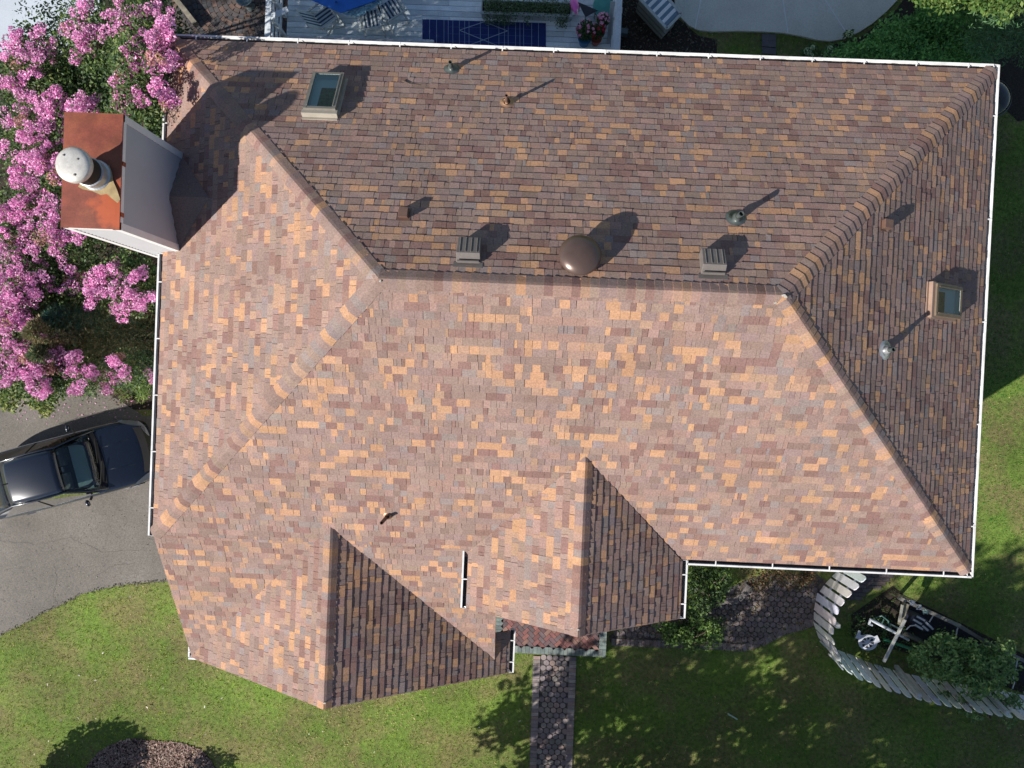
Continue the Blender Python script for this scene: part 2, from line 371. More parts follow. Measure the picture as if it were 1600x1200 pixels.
gutter((xB+wB-.05,yBf),(xB+wB-.05,y0-.02),(1,0),gz,.5)
gutter((xB-wB+.05,yBf),(xB-wB+.05,yB+.03),(-1,0),gz,.6)
gz2=zC+.02
gutter((xA2-.05,yC),(xA2-.05,-5.70),(1,0),gz2,.45)
gutter((x0+.03,yC),(x0+.03,yC+.24),(-1,0),gz2,.4);gutter((x0-.085,yC+.0),(x0+.3,yC+.0),(0,-1),gz2,.5,gw=.05)
# ---------------------------------------------------------------- walls
def siding(mb,a,b,z0,z1,ztop=None,pitchlap=.115):
    """lap siding on the wall a->b (outside on the right of a->b)"""
    a=Vector((a[0],a[1],0));b=Vector((b[0],b[1],0));d=(b-a).normalized();n=Vector((d.y,-d.x,0));z=z0
    while z<z1-.001:
        zz=min(z+pitchlap,z1);la=a;lb=b
        V=[la+n*.024+Vector((0,0,z)),lb+n*.024+Vector((0,0,z)),lb+n*.003+Vector((0,0,zz)),la+n*.003+Vector((0,0,zz)),la+Vector((0,0,z)),lb+Vector((0,0,z))]
        mb.add(V,[(0,1,2,3),(4,5,1,0)]);z=zz
mb=MB()
mx0,mx1,my0,my1=xL+.42,xR-.42,yB+.38,yT-.42
zs=E-.06
for a,b in (((mx0,my1),(mx0,my0)),((mx0,my0),(mx1,my0)),((mx1,my0),(mx1,my1)),((mx1,my1),(mx0,my1))):
    siding(mb,a,b,.25,zs)
mb.prism([(xL+.05,yB+.05),(xR-.05,yB+.05),(xR-.05,yT-.05),(xL+.05,yT-.05)],zs,zs+.05)
mb.build("wall",m_side,house)
mb=MB()
# gable wing walls
ax0,ax1,ay=xL+.42,XCUT-.1,yC+.45
siding(mb,(ax0,my0),(ax0,ay),.25,zC-.05);siding(mb,(ax0,ay),(ax1,ay),.25,zC-.05);siding(mb,(ax1,ay),(ax1,my0),.25,zC-.05)
for (gx,hw,yy,ze,pp) in ((xA,xA-xL-.42,ay,zC,P2),):
    k=0;zz=ze-.05
    while zz<ze+hw*pp+.1:
        h2=hw+.2-(zz-ze)/pp
        if h2>0:siding(mb,(gx-h2,yy),(gx+h2,yy),zz,zz+.115)
        zz+=.115
mb.build("gable_wall",m_side,house)
mb=MB();bx0,bx1,by=xB-wB+.38,xB+wB-.38,yBf+.4
siding(mb,(bx0,my0),(bx0,by),.25,E-.05);siding(mb,(bx0,by),(bx1,by),.25,E-.05);siding(mb,(bx1,by),(bx1,my0),.25,E-.05)
zz=E-.05
while zz<E+(wB-.38)*P2+.1:
    h2=wB-.18-(zz-E)/P2
    if h2>0:siding(mb,(xB-h2,by),(xB+h2,by),zz,zz+.115)
    zz+=.115
mb.build("gable_wall",m_side,house)
mb=MB()
mb.prism([(mx0-.03,my0-.03),(mx1+.03,my0-.03),(mx1+.03,my1+.03),(mx0-.03,my1+.03)],0,.25);mb.prism([(ax0-.03,ay-.03),(ax1+.03,ay-.03),(ax1+.03,my0-.04),(ax0-.03,my0-.04)],0,.249)
mb.prism([(bx0-.03,by-.03),(bx1+.03,by-.03),(bx1+.03,my0-.045),(bx0-.03,my0-.045)],0,.248)
mb.build("foundation",m_conc,house)
# rake boards
for gx,hw,yy,zt_,pp in ((xA,xA-xL-.05,yC,zA,P2),(xB,wB-.05,yBf,zB,P2)):
    for sg in (-1,1):
        mb=MB();mb.beam((gx,yy+.02,zt_-.10),(gx+sg*hw,yy+.02,zt_-.10-hw*pp),.03,.16);mb.build("rake_board",m_white,house)
def window(c,wd,ht,nrm):
    n=Vector(nrm);u=Vector((-n.y,n.x,0));c=Vector(c)+n*.02;mb=MB()
    for s_ in (-1,1):
        mb.beam(c+u*s_*wd/2-Vector((0,0,ht/2)),c+u*s_*wd/2+Vector((0,0,ht/2)),.09,.05,up=n)
        mb.beam(c-u*(wd/2+.05)+Vector((0,0,s_*ht/2)),c+u*(wd/2+.05)+Vector((0,0,s_*ht/2)),.052,.09)
    mb.beam(c-u*wd/2,c+u*wd/2,.035,.04)
    o=mb.build("window",m_white,house);q=MB();q.beam(c-u*(wd/2-.04),c+u*(wd/2-.04),.012,ht-.08);q.build("pane",M("window_glass",(.03,.04,.05),.05),o,local=True)
for X in (-4.6,-1.2,3.2,6.4):window((X,my1,4.3),1.0,1.3,(0,1,0))
for Y in (-1.2,4.2):window((mx1,Y,4.3),1.0,1.3,(1,0,0))
window((xB,by,4.3),1.5,1.3,(0,-1,0));window((6.2,my0,4.3),1.2,1.3,(0,-1,0));window((6.2,my0,1.6),1.4,1.3,(0,-1,0))
mb=MB();mb.box((ax0-.03,-1.0+.2,1.15),(.06,2.6,2.1));g=mb.build("garage_door",m_white,house)
mb=MB();mb.box((.6+bx0,by-.03,1.28),(.95,.06,2.05),col=(.2,.03,.03));g=mb.build("front_door",m_col,house)
q=MB();q.lathe((.95+bx0,by-.06,1.2),[(.012,0),(.03,.02),(.03,.05),(.001,.06)],12,axis=(0,-1,0));q.build("handle",m_chrome,g,local=True)
# ---------------------------------------------------------------- roof surface helpers
PL={'F':(np.array([0,-P1,1]),E-P1*yB),'K':(np.array([0,P1,1]),E+P1*yT),'L':(np.array([-P1,0,1]),E-P1*xL),'R':(np.array([P1,0,1]),E+P1*xR)}
def on(x,y,k,off=0.0):
    n,c=PL[k];c=c+off*np.linalg.norm(n);d=ray(x,y);t=(c-H*n[2])/(n@d);return Vector(np.array([0,0,H])+d*t)
FR={'F':(Vector((1,0,0)),Vector((0,1,P1)).normalized()),'K':(Vector((-1,0,0)),Vector((0,-1,P1)).normalized()),'L':(Vector((0,-1,0)),Vector((1,0,P1)).normalized()),'R':(Vector((0,1,0)),Vector((-1,0,P1)).normalized())}
def fr(k):
    u,v=FR[k];return u,v,u.cross(v).normalized()
# ---------------------------------------------------------------- chimney
cx0,cx1,cy0,cy1,cz=-7.62,-6.71,2.11,3.93,8.13
mb=MB()
siding(mb,(cx0,cy0),(cx1,cy0),.1,cz,pitchlap=.105);siding(mb,(cx1,cy0),(cx1,cy1),5.6,cz,pitchlap=.105);siding(mb,(cx1,cy1),(cx0,cy1),.1,cz,pitchlap=.105);siding(mb,(cx0,cy1),(cx0,cy0),.1,cz,pitchlap=.105)
ch=mb.build("chimney",m_side,house)
mb=MB()
for cx,cy in ((cx0,cy0),(cx1,cy0),(cx1,cy1),(cx0,cy1)):
    sx=1 if cx==cx1 else -1;sy=1 if cy==cy1 else -1
    mb.prism([(cx+sx*.030,cy+sy*.030),(cx+sx*.030,cy-sy*.09),(cx-sx*.01,cy-sy*.09),(cx-sx*.01,cy-sy*.01),(cx-sx*.09,cy-sy*.01),(cx-sx*.09,cy+sy*.030)][::(1 if sx*sy<0 else -1)],.1,cz-.012)
mb.beam((cx1+.02,cy0+.09,cz-.05),(cx1+.02,cy1-.09,cz-.05),.028,.08);mb.beam((cx0+.09,cy0-.02,cz-.05),(cx1-.09,cy0-.02,cz-.05),.028,.08)
mb.build("corner_trim",m_white,ch,local=True)
mb=MB();mx_,my_=(cx0+cx1)/2,(cy0+cy1)/2;W_,D_=cx1-cx0+.06,cy1-cy0+.06
# slightly pillowed cover with turned-down edge
n_=12;V=[];Fs=[]
for j in range(n_+1):
    for i in range(n_+1):
        u,v=i/n_*2-1,j/n_*2-1;V.append((mx_+u*W_/2,my_+v*D_/2,cz+.012+.03*(1-u*u)*(1-v*v)))
for j in range(n_):
    for i in range(n_):
        k=j*(n_+1)+i;Fs.append((k,k+1,k+n_+2,k+n_+1))
mb.add(V,Fs)
for a,b in (((-1,-1),(1,-1)),((1,-1),(1,1)),((1,1),(-1,1)),((-1,1),(-1,-1))):
    p=Vector((mx_+a[0]*W_/2,my_+a[1]*D_/2,0));q=Vector((mx_+b[0]*W_/2,my_+b[1]*D_/2,0));zz=Vector((0,0,1))
    mb.add([p+zz*(cz-.045),q+zz*(cz-.045),q+zz*(cz+.012),p+zz*(cz+.012)],[(0,1,2,3)])
mb.build("chase_cover",m_rust,ch,local=True)
# pale mineral stain, a real crust on the cover
fc=Vector(at(150,274,cz+.03));fc.x=max(fc.x,cx0+.3)
mb=MB();pts=[(-.05,-.26),(.10,-.32),(.2,-.30),(.27,-.36),(.38,-.44),(.42,-.38),(.36,-.22),(.30,-.10),(.27,.05),(.22,.17),(.10,.14),(0,0),(-.2,-.05),(-.28,-.2),(-.2,-.24)]
mb.add([(fc.x+p[0],fc.y+p[1],cz+.0445) for p in pts],[tuple(range(len(pts)))]);mb.build("mineral_stain",m_rustlt,ch,local=True)
for yy in (cy0+.22,cy0+1.05):mb=MB();mb.box((cx1+.037,yy,cz-.05),(.012,.07,.09));mb.build("strap",m_rust,ch,local=True)
fx,fy=fc.x,fc.y
mb=MB();mb.lathe((fx,fy,cz+.02),[(.26,0),(.25,.03),(.225,.05),(.225,.17),(.238,.175),(.238,.21),(.225,.22),(.2,.235)],32);mb.build("flue_pipe",m_galv,ch,smooth=False,local=True)
mb=MB();mb.lathe((fx,fy,cz+.20),[(.218,0),(.218,.35)],28);
for k in range(10):
    t=k*.628;mb.box((fx+.19*math.cos(t),fy+.19*math.sin(t),cz+.46),(.02,.02,.24),rz=t)
mb.build("spark_screen",m_black,ch,local=True)
mb=MB();mb.lathe((fx,fy,cz+.55),[(.268,-.015),(.274,0),(.274,.08),(.262,.098),(.20,.122),(.1,.132),(.0,.135)],40);fcap=mb.build("flue_cap",m_cap,ch,smooth=True,local=True)
mo=fcap.modifiers.new('e','EDGE_SPLIT');mo.split_angle=R(50)
for a_,rr in ((2.3,.17),(.6,.13),(-1.2,.18)):
    mb=MB();mb.lathe((fx+rr*math.cos(a_),fy+rr*math.sin(a_),cz+.665),[(.018,0),(.018,.02),(.01,.024)],6);mb.build("bolt",m_greyv,ch,local=True)
# saddle roof behind the chimney
cm=(cy0+cy1)/2;cw=(cy1-cy0)/2;zc0=E+P1*(cx1-xL);ph=.50
def zL(x):return E+P1*(x-xL)
rx=cx1+ (cw*ph)/P1
mb=MB();u_=MB()
for sg in (-1,1):
    V=[(cx1,cm,zc0+cw*ph),(rx,cm,zc0+cw*ph),(cx1,cm+sg*cw,zc0)]
    mb.add([(x,y,z+.012) for x,y,z in V],[(0,1,2) if sg<0 else (0,2,1)],(.23,.18,.165))
mb.build("chimney_saddle",m_sh,roof,local=True)
# ---------------------------------------------------------------- skylights
def skylight(k,cx,cy,hu,hv,mf,mfl,label,ht=.13):
    u,v,n=fr(k);c=on(cx,cy,k,ht)-n*ht
    t=.055;mb=MB()
    for s_ in (-1,1):
        mb.beam(c+u*s_*(hu-t/2)-v*hv+n*ht/2,c+u*s_*(hu-t/2)+v*hv+n*ht/2,t,ht,up=n)
        mb.beam(c+v*s_*(hv-t/2)-u*(hu-t)+n*ht*.49,c+v*s_*(hv-t/2)+u*(hu-t)+n*ht*.49,t,ht*.97,up=n)
        mb.beam(c+u*s_*(hu-t)-v*(hv-t-.01)+n*(ht+.006),c+u*s_*(hu-t)+v*(hv-t-.01)+n*(ht+.006),.02,.012,up=n)
    f=mb.build("skylight",mf,house,label=label)
    q=MB();q.add([c+u*a*(hu-t)+v*b*(hv-t)+n*(ht-.012) for a,b in ((-1,-1),(1,-1),(1,1),(-1,1))],[(0,1,2,3)]);q.build("pane",m_sglass,f,local=True)
    q=MB();q.beam(c-u*(hu+.03)+v*(hv+.03)+n*(ht*.36),c+u*(hu+.03)+v*(hv+.03)+n*(ht*.36),.10,ht*.72,up=n)
    q.beam(c-u*(hu+.03)+v*(hv+.10)+n*.015,c+u*(hu+.03)+v*(hv+.10)+n*.015,.06,.016,up=n)
    for s_ in (-1,1):q.beam(c+u*s_*(hu+.02)-v*hv+n*.02,c+u*s_*(hu+.02)+v*hv+n*.02,.05,.02,up=n)
    q.build("flashing",mfl,f,local=True)
    # shaft: inner walls and dim room floor just below the glass
    z_=Vector((0,0,-1));ib=[c+u*a*(hu-t-.002)+v*b*(hv-t-.002)+n*.030 for a,b in ((-1,-1),(1,-1),(1,1),(-1,1))]
    q=MB()
    it=[p+n*(ht-.04) for p in ib]
    for i in range(4):
        j=(i+1)%4;q.add([ib[i],ib[j],it[j],it[i]],[(0,1,2,3)])
    q.add([p+n*.002 for p in ib],[(0,1,2,3)])
    q.build("shaft",m_shaft,f,local=True)
    return f,c,u,v,n,ht,t
f,c,u,v,n,ht,t=skylight('K',506,140,.29,.50,m_skyf,m_cream,"grey framed skylight on the back slope beside the chimney shadow",.16)
q=MB();q.add([c+u*a+v*b+n*.040 for a,b in ((-.22,-.20),(.10,-.20),(.10,.42),(-.22,.42))],[(0,1,2,3)]);q.build("green_reflection",m_reflgreen,f,local=True)  # panel under the glass painted as its green reflection
f,c,u,v,n,ht,t=skylight('R',1484,471,.29,.41,m_skyb,m_tanf,"brown framed skylight near the right eave",.13)
q=MB();q.add([c+u*a+v*b+n*.040 for a,b in ((-.22,.0),(.17,.0),(.17,.285),(-.22,.285))],[(0,1,2,3)]);q.build("green_reflection",m_reflgreen,f,local=True)  # green reflection painted on a panel here too
# ---------------------------------------------------------------- roof vents
def pipe_vent(k,px,py,h,rp,rb,mfl,label,cone=.16,lean=(0,0)):
    u,v,n=fr(k);c=on(px,py,k)
    mb=MB();nn=20;V=[];Fs=[]
    for j,(rr,hh) in enumerate(((rb*1.55,.012),(rb*1.1,.022),(rb,.04),(rb*.72,.09),(rp*1.25,cone),(rp*1.1,cone+.02))):
        for i in range(nn):
            t=6.2832*i/nn
            if j<3:p=c+(u*math.cos(t)*rr+v*math.sin(t)*rr)+n*hh
            else:p=c+Vector((math.cos(t)*rr,math.sin(t)*rr,hh))
            V.append(p)
    for j in range(5):
        for i in range(nn):i2=(i+1)%nn;Fs.append((j*nn+i,j*nn+i2,(j+1)*nn+i2,(j+1)*nn+i))
    mb.add(V,Fs);o=mb.build("pipe_vent",mfl,house,smooth=True,label=label)
    top=c+Vector((lean[0],lean[1],h));q=MB();q.tube([c,top],rp,16,cap=False);q.tube([top,top-Vector((0,0,.12))],rp*.8,16,cap=False)
    q.add([top-Vector((0,0,.1))+Vector((rp*.85*math.cos(i*.3927),rp*.85*math.sin(i*.3927),0)) for i in range(16)],[tuple(range(16))]);
    rim=[top+Vector((rr*math.cos(i*.3927),rr*math.sin(i*.3927),0)) for rr in (rp,rp*.8) for i in range(16)]
    q.add(rim,[(i,(i+1)%16,16+(i+1)%16,16+i) for i in range(16)])
    q.build("pipe",m_lead if mfl!=m_copper else m_brownm,o,local=True)
    return o
pipe_vent('K',706,108,.31,.035,.10,m_lead,"grey pipe vent near the back eave",.13)
pipe_vent('K',792,161,.36,.03,.09,m_copper,"copper collared pipe vent with a long thin shadow",.06)
pipe_vent('K',1149,341,.33,.045,.11,m_lead,"grey pipe vent left of the rear right hip",.15)
pipe_vent('R',1382,547,.31,.04,.11,m_galv,"bright metal pipe vent on the right slope",.16)
pipe_vent('F',606,806,.24,.035,.055,m_copper,"short leaning copper pipe vent on the front slope",.06,lean=(-.07,-.09))
def box_vent(px,py,label):
    u,v,n=fr('K');c=on(px,py,'K');u=-u  # u to +x
    mb=MB();w2,h0=.19,.24
    # hood: flat top rising away from slope, vertical front
    ba=[c-u*w2-v*-.0+v*.20+n*.0,c+u*w2+v*.20+n*.0,c+u*w2-v*.20,c-u*w2-v*.20]
    tp=[c-u*w2*.97+v*.13+n*.17,c+u*w2*.97+v*.13+n*.17,c+u*w2*.94-v*.19+n*.17,c-u*w2*.94-v*.19+n*.17]
    mb.add(ba+tp,[(4,5,6,7),(0,1,5,4),(1,2,6,5),(2,3,7,6),(3,0,4,7),(3,2,1,0)])
    for i in (-1.5,-.5,.5,1.5):
        mb.beam(c+u*i*.088+v*.11+n*.174,c+u*i*.088-v*.18+n*.174,.016,.014,up=n)
    o=mb.build("box_vent",m_greyv,house,label=label,bevel=.006)
    q=MB();q.beam(c-u*.23+v*.24+n*.010,c+u*.23+v*.24+n*.010,.10,.006,up=n);q.beam(c-u*(w2-.02)+v*.215+n*.06,c+u*(w2-.02)+v*.215+n*.06,.02,.05,up=n)
    q.build("base_flange",m_greyv,o,local=True)
box_vent(733,396,"grey ribbed box vent left of the dome vent");box_vent(1112,414,"grey ribbed box vent right of the dome vent")
u,v,n=fr('K');c=on(905,402,'K');mb=MB()
mb.lathe(c+Vector((0,0,.0)),[(.20,-.1),(.20,.16),(.18,.17)],28);o=mb.build("dome_vent",m_brownm,house,label="bronze dome vent in the middle of the back slope")
axd=(Vector((0,0,1))*.6+n*.4).normalized()
q=MB();q.lathe(c+Vector((0,0,.15)),[(.27,.0),(.325,.012),(.335,.03),(.33,.045),(.30,.085),(.24,.125),(.16,.152),(.08,.165),(0,.17)],48,axis=axd);q.build("dome",m_bronze,o,smooth=True,local=True)
q=MB();q.beam(c-u*.28+n*.008,c+u*.28+n*.008,.55,.005,up=n);q.build("base_flange",m_brownm,o,local=True)
def small_vent(k,px,py,label):
    u,v,n=fr(k);c=on(px,py,k);mb=MB();w2=.075
    ba=[c-u*w2+v*.10,c+u*w2+v*.10,c+u*w2-v*.10,c-u*w2-v*.10]
    tp=[p+Vector((0,0,.165)) for p in ba];tp[0]=tp[0]-Vector((0,0,.03));tp[1]=tp[1]-Vector((0,0,.03))
    mb.add(ba+tp,[(4,5,6,7),(0,1,5,4),(1,2,6,5),(2,3,7,6),(3,0,4,7),(3,2,1,0)])
    o=mb.build("hood_vent",m_brownm,house,label=label,bevel=.005)
    q=MB();q.beam(c-u*.11+v*0+n*.008,c+u*.11+n*.008,.30,.006,up=n);q.build("base_flange",m_brownm,o,local=True)
small_vent('K',632,334,"small brown hood vent on the back slope");small_vent('R',1383,352,"small brown hood vent on the right slope")
# fallen twig on the roof
a=on(628,126,'K',.03);b=on(640,131,'K',.015);c=on(657,133,'K',.012);mb=MB();mb.tube([a,b,c],[.012,.010,.004],6)
o=mb.build("twig",m_bark);setp(o,"thin dark curved twig lying on the back roof slope","twig")
#@@PART2
# ================================================================ GROUND
def sheet(name,poly,z,mat,zb=None):
    mb=MB();n=len(poly)
    if zb is None:mb.add([(x,y,z) for x,y in poly],[tuple(range(n))])
    else:mb.prism(poly,zb,z)
    o=mb.build(name,mat);setp(o,kind='structure');return o
def ccw(p):
    a=sum(p[i][0]*p[(i+1)%len(p)][1]-p[(i+1)%len(p)][0]*p[i][1] for i in range(len(p)));return p if a>0 else p[::-1]
def smooth_poly(p,it=2,closed=True):
    for _ in range(it):
        q=[];n=len(p)
        for i in range(n if closed else n-1):
            a=p[i];b=p[(i+1)%n];q+=[(a[0]*.75+b[0]*.25,a[1]*.75+b[1]*.25),(a[0]*.25+b[0]*.75,a[1]*.25+b[1]*.75)]
        if not closed:q=[p[0]]+q+[p[-1]]
        p=q
    return p
sheet("ground",[(-150,-150),(150,-150),(150,150),(-150,150)],0,m_ground)
drv=ccw(A2([(-400,600),(-60,600),(60,618),(150,604),(185,625),(225,650),(330,650),(330,905),(262,908),(225,910),(190,914),(160,920),(128,928),(95,945),(60,962),(30,978),(0,992),(-400,1120)]))
sheet("driveway",drv,.012,m_asph)
bedL=ccw(A2([(-300,-60),(262,-60),(300,60),(330,620),(240,640),(190,640),(150,612),(60,622),(-60,604),(-300,600)]))
sheet("garden_bed",bedL,.008,m_soil)
pad=ccw(A2([(1052,-60),(1054,10),(1062,28),(1076,42),(1092,49),(1112,51),(1150,50),(1190,51),(1222,53),(1250,58),(1275,64),(1296,66),(1318,62),(1340,52),(1362,38),(1385,18),(1402,0),(1450,-60)]))
sheet("pool_surround",pad,.07,m_conc,zb=0)
bed2=ccw(A2([(955,-40),(1055,-40),(1060,30),(1092,56),(1120,62),(1120,110),(940,110),(940,20)]))
sheet("soil_bed",bed2,.006,m_soil)
bed3=ccw(A2([(1300,70),(1345,58),(1400,15),(1440,-40),(1700,-40),(1700,170),(1590,190),(1540,140),(1300,120)]))
sheet("soil_bed",bed3,.006,m_soil)
slab=ccw(A2([(-120,-80),(150,-80),(158,20),(150,70),(60,95),(-120,60)]))
sheet("pale_slab",slab,.05,M("pale_blue_concrete",(.46,.52,.60),.7,blotch=(.6,.12),grain=(30,.05)),zb=0)
mulchp=ccw(smooth_poly(A2([(118,1225),(140,1190),(165,1165),(205,1152),(250,1158),(290,1160),(325,1176),(350,1225)])))
sheet("mulch_bed",mulchp,.006,m_soil)
# mulch chips
def chips(name,poly,n,cols,size=(.02,.07),z=.015,seed=1,kind='stuff'):
    r=np.random.default_rng(seed);P=np.array(poly);lo=P.min(0);hi=P.max(0);x=r.uniform(lo[0],hi[0],n*3);y=r.uniform(lo[1],hi[1],n*3)
    k=inpoly(x,y,poly);x=x[k][:n];y=y[k][:n];m=len(x);a=r.uniform(0,6.28,m);L=r.uniform(size[0],size[1],m)/2;W=L*r.uniform(.25,.6,m)
    t=r.uniform(-.5,.5,m);V=np.zeros((m,4,3));
    for i,(u,v) in enumerate(((-1,-1),(1,-1),(1,1),(-1,1))):
        V[:,i,0]=x+np.cos(a)*u*L-np.sin(a)*v*W;V[:,i,1]=y+np.sin(a)*u*L+np.cos(a)*v*W;V[:,i,2]=z+r.uniform(0,.02,m)+u*L*t
    C=np.array(cols)[r.integers(0,len(cols),m)]*r.uniform(.7,1.25,(m,1))
    o=mkq(name,V,m_mulch,C);setp(o,kind=kind);return o
chips("mulch",mulchp,5000,[(.26,.16,.14),(.34,.23,.20),(.16,.10,.08),(.40,.31,.26)],seed=2)
chips("leaf_litter",bedL,9000,[(.10,.07,.04),(.16,.11,.06),(.05,.04,.03),(.20,.12,.12)],seed=3)
chips("leaf_litter",bed2,1800,[(.09,.07,.05),(.12,.10,.07),(.05,.04,.03),(.16,.14,.11)],seed=4)
rr2=random.Random(9)
for pts in ([(85,880),(90,905),(84,930),(92,948)],[(0,735+110),(60,850),(110,840),(160,862),(232,858)],[(150,900),(176,884),(215,880)]):
    P_=[]
    for i in range(len(pts)-1):
        for k in range(8):
            t=k/8;P_.append((pts[i][0]*(1-t)+pts[i+1][0]*t+rr2.uniform(-1.5,1.5),pts[i][1]*(1-t)+pts[i+1][1]*t+rr2.uniform(-1.5,1.5)))
    mb=MB()
    for i in range(len(P_)-1):
        a=at(*P_[i]);b=at(*P_[i+1]);mb.beam((a[0],a[1],.0125),(b[0],b[1],.0125),.004,.003)
    setp(mb.build("driveway_crack",m_soil),kind='structure')
ed=A2([(0,990),(30,976),(60,960),(95,943),(128,926),(160,918),(190,912),(258,906)]);q_=[(x,y-.09) for x,y in ed][::-1]
chips("edge_gravel",[(x,y+.03) for x,y in ed]+q_,1500,[(.05,.045,.04),(.12,.11,.09),(.22,.2,.18),(.06,.07,.03)],size=(.015,.05),seed=14)
chips("driveway_grit",drv,2600,[(.05,.045,.04),(.24,.22,.2),(.30,.28,.25)],size=(.01,.028),z=.013,seed=15)
# concrete score lines
mb=MB()
m_line=M("pale_joint",(.75,.76,.78),.6)
for a,b in (((1101,-30),(1086,45)),((1219,-30),(1231,51)),((1270,-30),(1325,55)),):
    p=at(*a,.07);q=at(*b,.07);mb=MB();mb.beam((p[0],p[1],.072),(q[0],q[1],.072),.028,.008);o=mb.build("control_joint",m_line);setp(o,kind='structure')
rr_=np.random.default_rng(5)
lp=ccw(A2([(5,1010),(130,940),(250,925),(300,1050),(500,1120),(820,1060),(820,1190),(350,1190),(5,1190)]))
chips("fallen_leaves",lp,46,[(.55,.50,.42),(.62,.60,.55),(.35,.25,.15)],size=(.03,.07),z=.06,seed=8)
# ---------------------------------------------------------------- pavers
BR=[(.120,.102,.108),(.14,.118,.118),(.15,.112,.105),(.11,.092,.10),(.13,.115,.11)]
def bc(r,P=BR,k=1.0):
    c=r.choice(P);f=r.uniform(.82,1.18)*k;return tuple(v*f for v in c)
def hexpave(mb,poly,r,rad=.083,z=.03,k=1.0):
    P=np.array(poly);lo=P.min(0);hi=P.max(0);dx=rad*2.04;dy=dx*.866;j=0;y=lo[1]
    while y<hi[1]:
        x=lo[0]+(dx/2 if j%2 else 0)
        while x<hi[0]:
            if inpoly(np.array([x]),np.array([y]),poly)[0]:
                mb.prism([(x+rad*.93*math.cos(i*.5236+.26),y+rad*.93*math.sin(i*.5236+.26)) for i in range(12)],0,z+r.uniform(-.003,.003),bc(r,k=k))
            x+=dx
        y+=dy;j+=1
def brickrow(mb,pts,r,wd=.2,st=.105,z=.032,k=1.0,pal=BR,side=0):
    """soldier bricks across a polyline"""
    for i in range(len(pts)-1):
        a=Vector((*pts[i],0));b=Vector((*pts[i+1],0));L=(b-a).length;n=max(1,round(L/st));d=(b-a)/n;an=math.atan2(d.y,d.x)
        nn=Vector((-d.y,d.x,0)).normalized()*side*wd/2
        for q in range(n):
            c=a+d*(q+.5)+nn;mb.box((c.x,c.y,z/2),(L/n*.92,wd*.96,z+r.uniform(-.003,.003)),rz=an,col=bc(r,pal,k))
r=random.Random(5)
wk=A2([(833,1024),(901,1026),(893,1230),(826,1230)])
m_joint=M("joint_sand",(.075,.07,.072),.95,blotch=(2,.4),grain=(40,.4))
sheet("walkway_base",ccw(wk),.010,m_joint)
def lerp(a,b,t):return (a[0]+(b[0]-a[0])*t,a[1]+(b[1]-a[1])*t)
mb=MB()
tl,tr,br_,bl=wk
inner=[lerp(tl,tr,.17),lerp(tl,tr,.83),lerp(bl,br_,.83),lerp(bl,br_,.17)]
brickrow(mb,[lerp(tl,tr,.085),lerp(bl,br_,.085)],r,k=2.1);brickrow(mb,[lerp(tl,tr,.915),lerp(bl,br_,.915)],r,k=2.1)
hexpave(mb,ccw(inner),r,k=1.9)
o=mb.build("walkway",m_brick);setp(o,kind='structure')
# curved side path
pp=A2([(950,988),(1010,975),(1060,960),(1110,940),(1130,925),(1175,900),(1240,895),(1290,900),(1292,930),(1284,960),(1276,978),(1250,985),(1225,992),(1200,1004),(1180,1013),(1160,1017),(1110,1014),(955,1009)])
pc=ccw(smooth_poly(pp,1))
sheet("side_path_base",pc,.010,m_joint)
mb=MB();inner=ccw(smooth_poly(A2([(958,985),(1060,965),(1135,925),(1180,900),(1285,905),(1270,968),(1240,978),(1215,985),(1190,998),(1168,1006),(1110,1002),(958,998)]),1))
hexpave(mb,inner,r,k=1.5,z=.028)
brickrow(mb,A2([(955,1003),(1110,1008),(1160,1012),(1190,1004),(1225,985),(1255,978),(1278,968)]),r,k=1.6,z=.03)
o=mb.build("side_path",m_brick);setp(o,kind='structure')
mb=MB();p3=ccw(A2([(1325,880),(1390,880),(1392,905),(1375,917),(1345,935),(1325,940)]))
P_=np.array(p3);y=P_[:,1].min();j=0
while y<P_[:,1].max():
    x=P_[:,0].min()+(.105 if j%2 else 0)
    while x<P_[:,0].max():
        if inpoly(np.array([x]),np.array([y]),p3)[0]:mb.box((x,y,.015),(.2,.1,.03),col=bc(r,k=.9))
        x+=.21
    y+=.11;j+=1
o=mb.build("brick_path",m_brick);setp(o,kind='structure')
# porch of herringbone brick with a green-grey soldier border
pz=.30
pl=A2([(776,950),(950,950),(950,1026),(776,1019)],pz)
X0,Y1=pl[0][0],pl[0][1]+1.0;X1=pl[1][0];Y0=(pl[2][1]+pl[3][1])/2-.01
mb=MB();mb.prism([(X0,Y0),(X1,Y0),(X1,Y1+.8),(X0,Y1+.8)],0,pz-.06,(.12,.1,.1))
G=[(.16,.20,.20),(.19,.225,.22),(.14,.17,.175)]
RB=[(.23,.10,.09),(.19,.085,.085),(.14,.085,.095),(.24,.14,.12),(.12,.09,.10)]
def lvl(mb,c,w_,h_,rz,col):mb.box((c[0],c[1],pz-.03),(w_,h_,.06),rz=rz,col=col)
n=round((X1-X0)/.105)
for i in range(n):lvl(mb,(X0+(i+.5)*(X1-X0)/n,Y0+.1),(X1-X0)/n*.93,.195,0,bc(r,G))
for sx in (X0+.1,X1-.1):
    y=Y0+.21
    while y<Y1+.7:lvl(mb,(sx,y+.05),.195,.097,0,bc(r,G));y+=.105
hb=[(X0+.2,Y0+.2),(X1-.2,Y0+.2),(X1-.2,Y1+.7),(X0+.2,Y1+.7)]
s2=.105;c45=math.sqrt(.5)
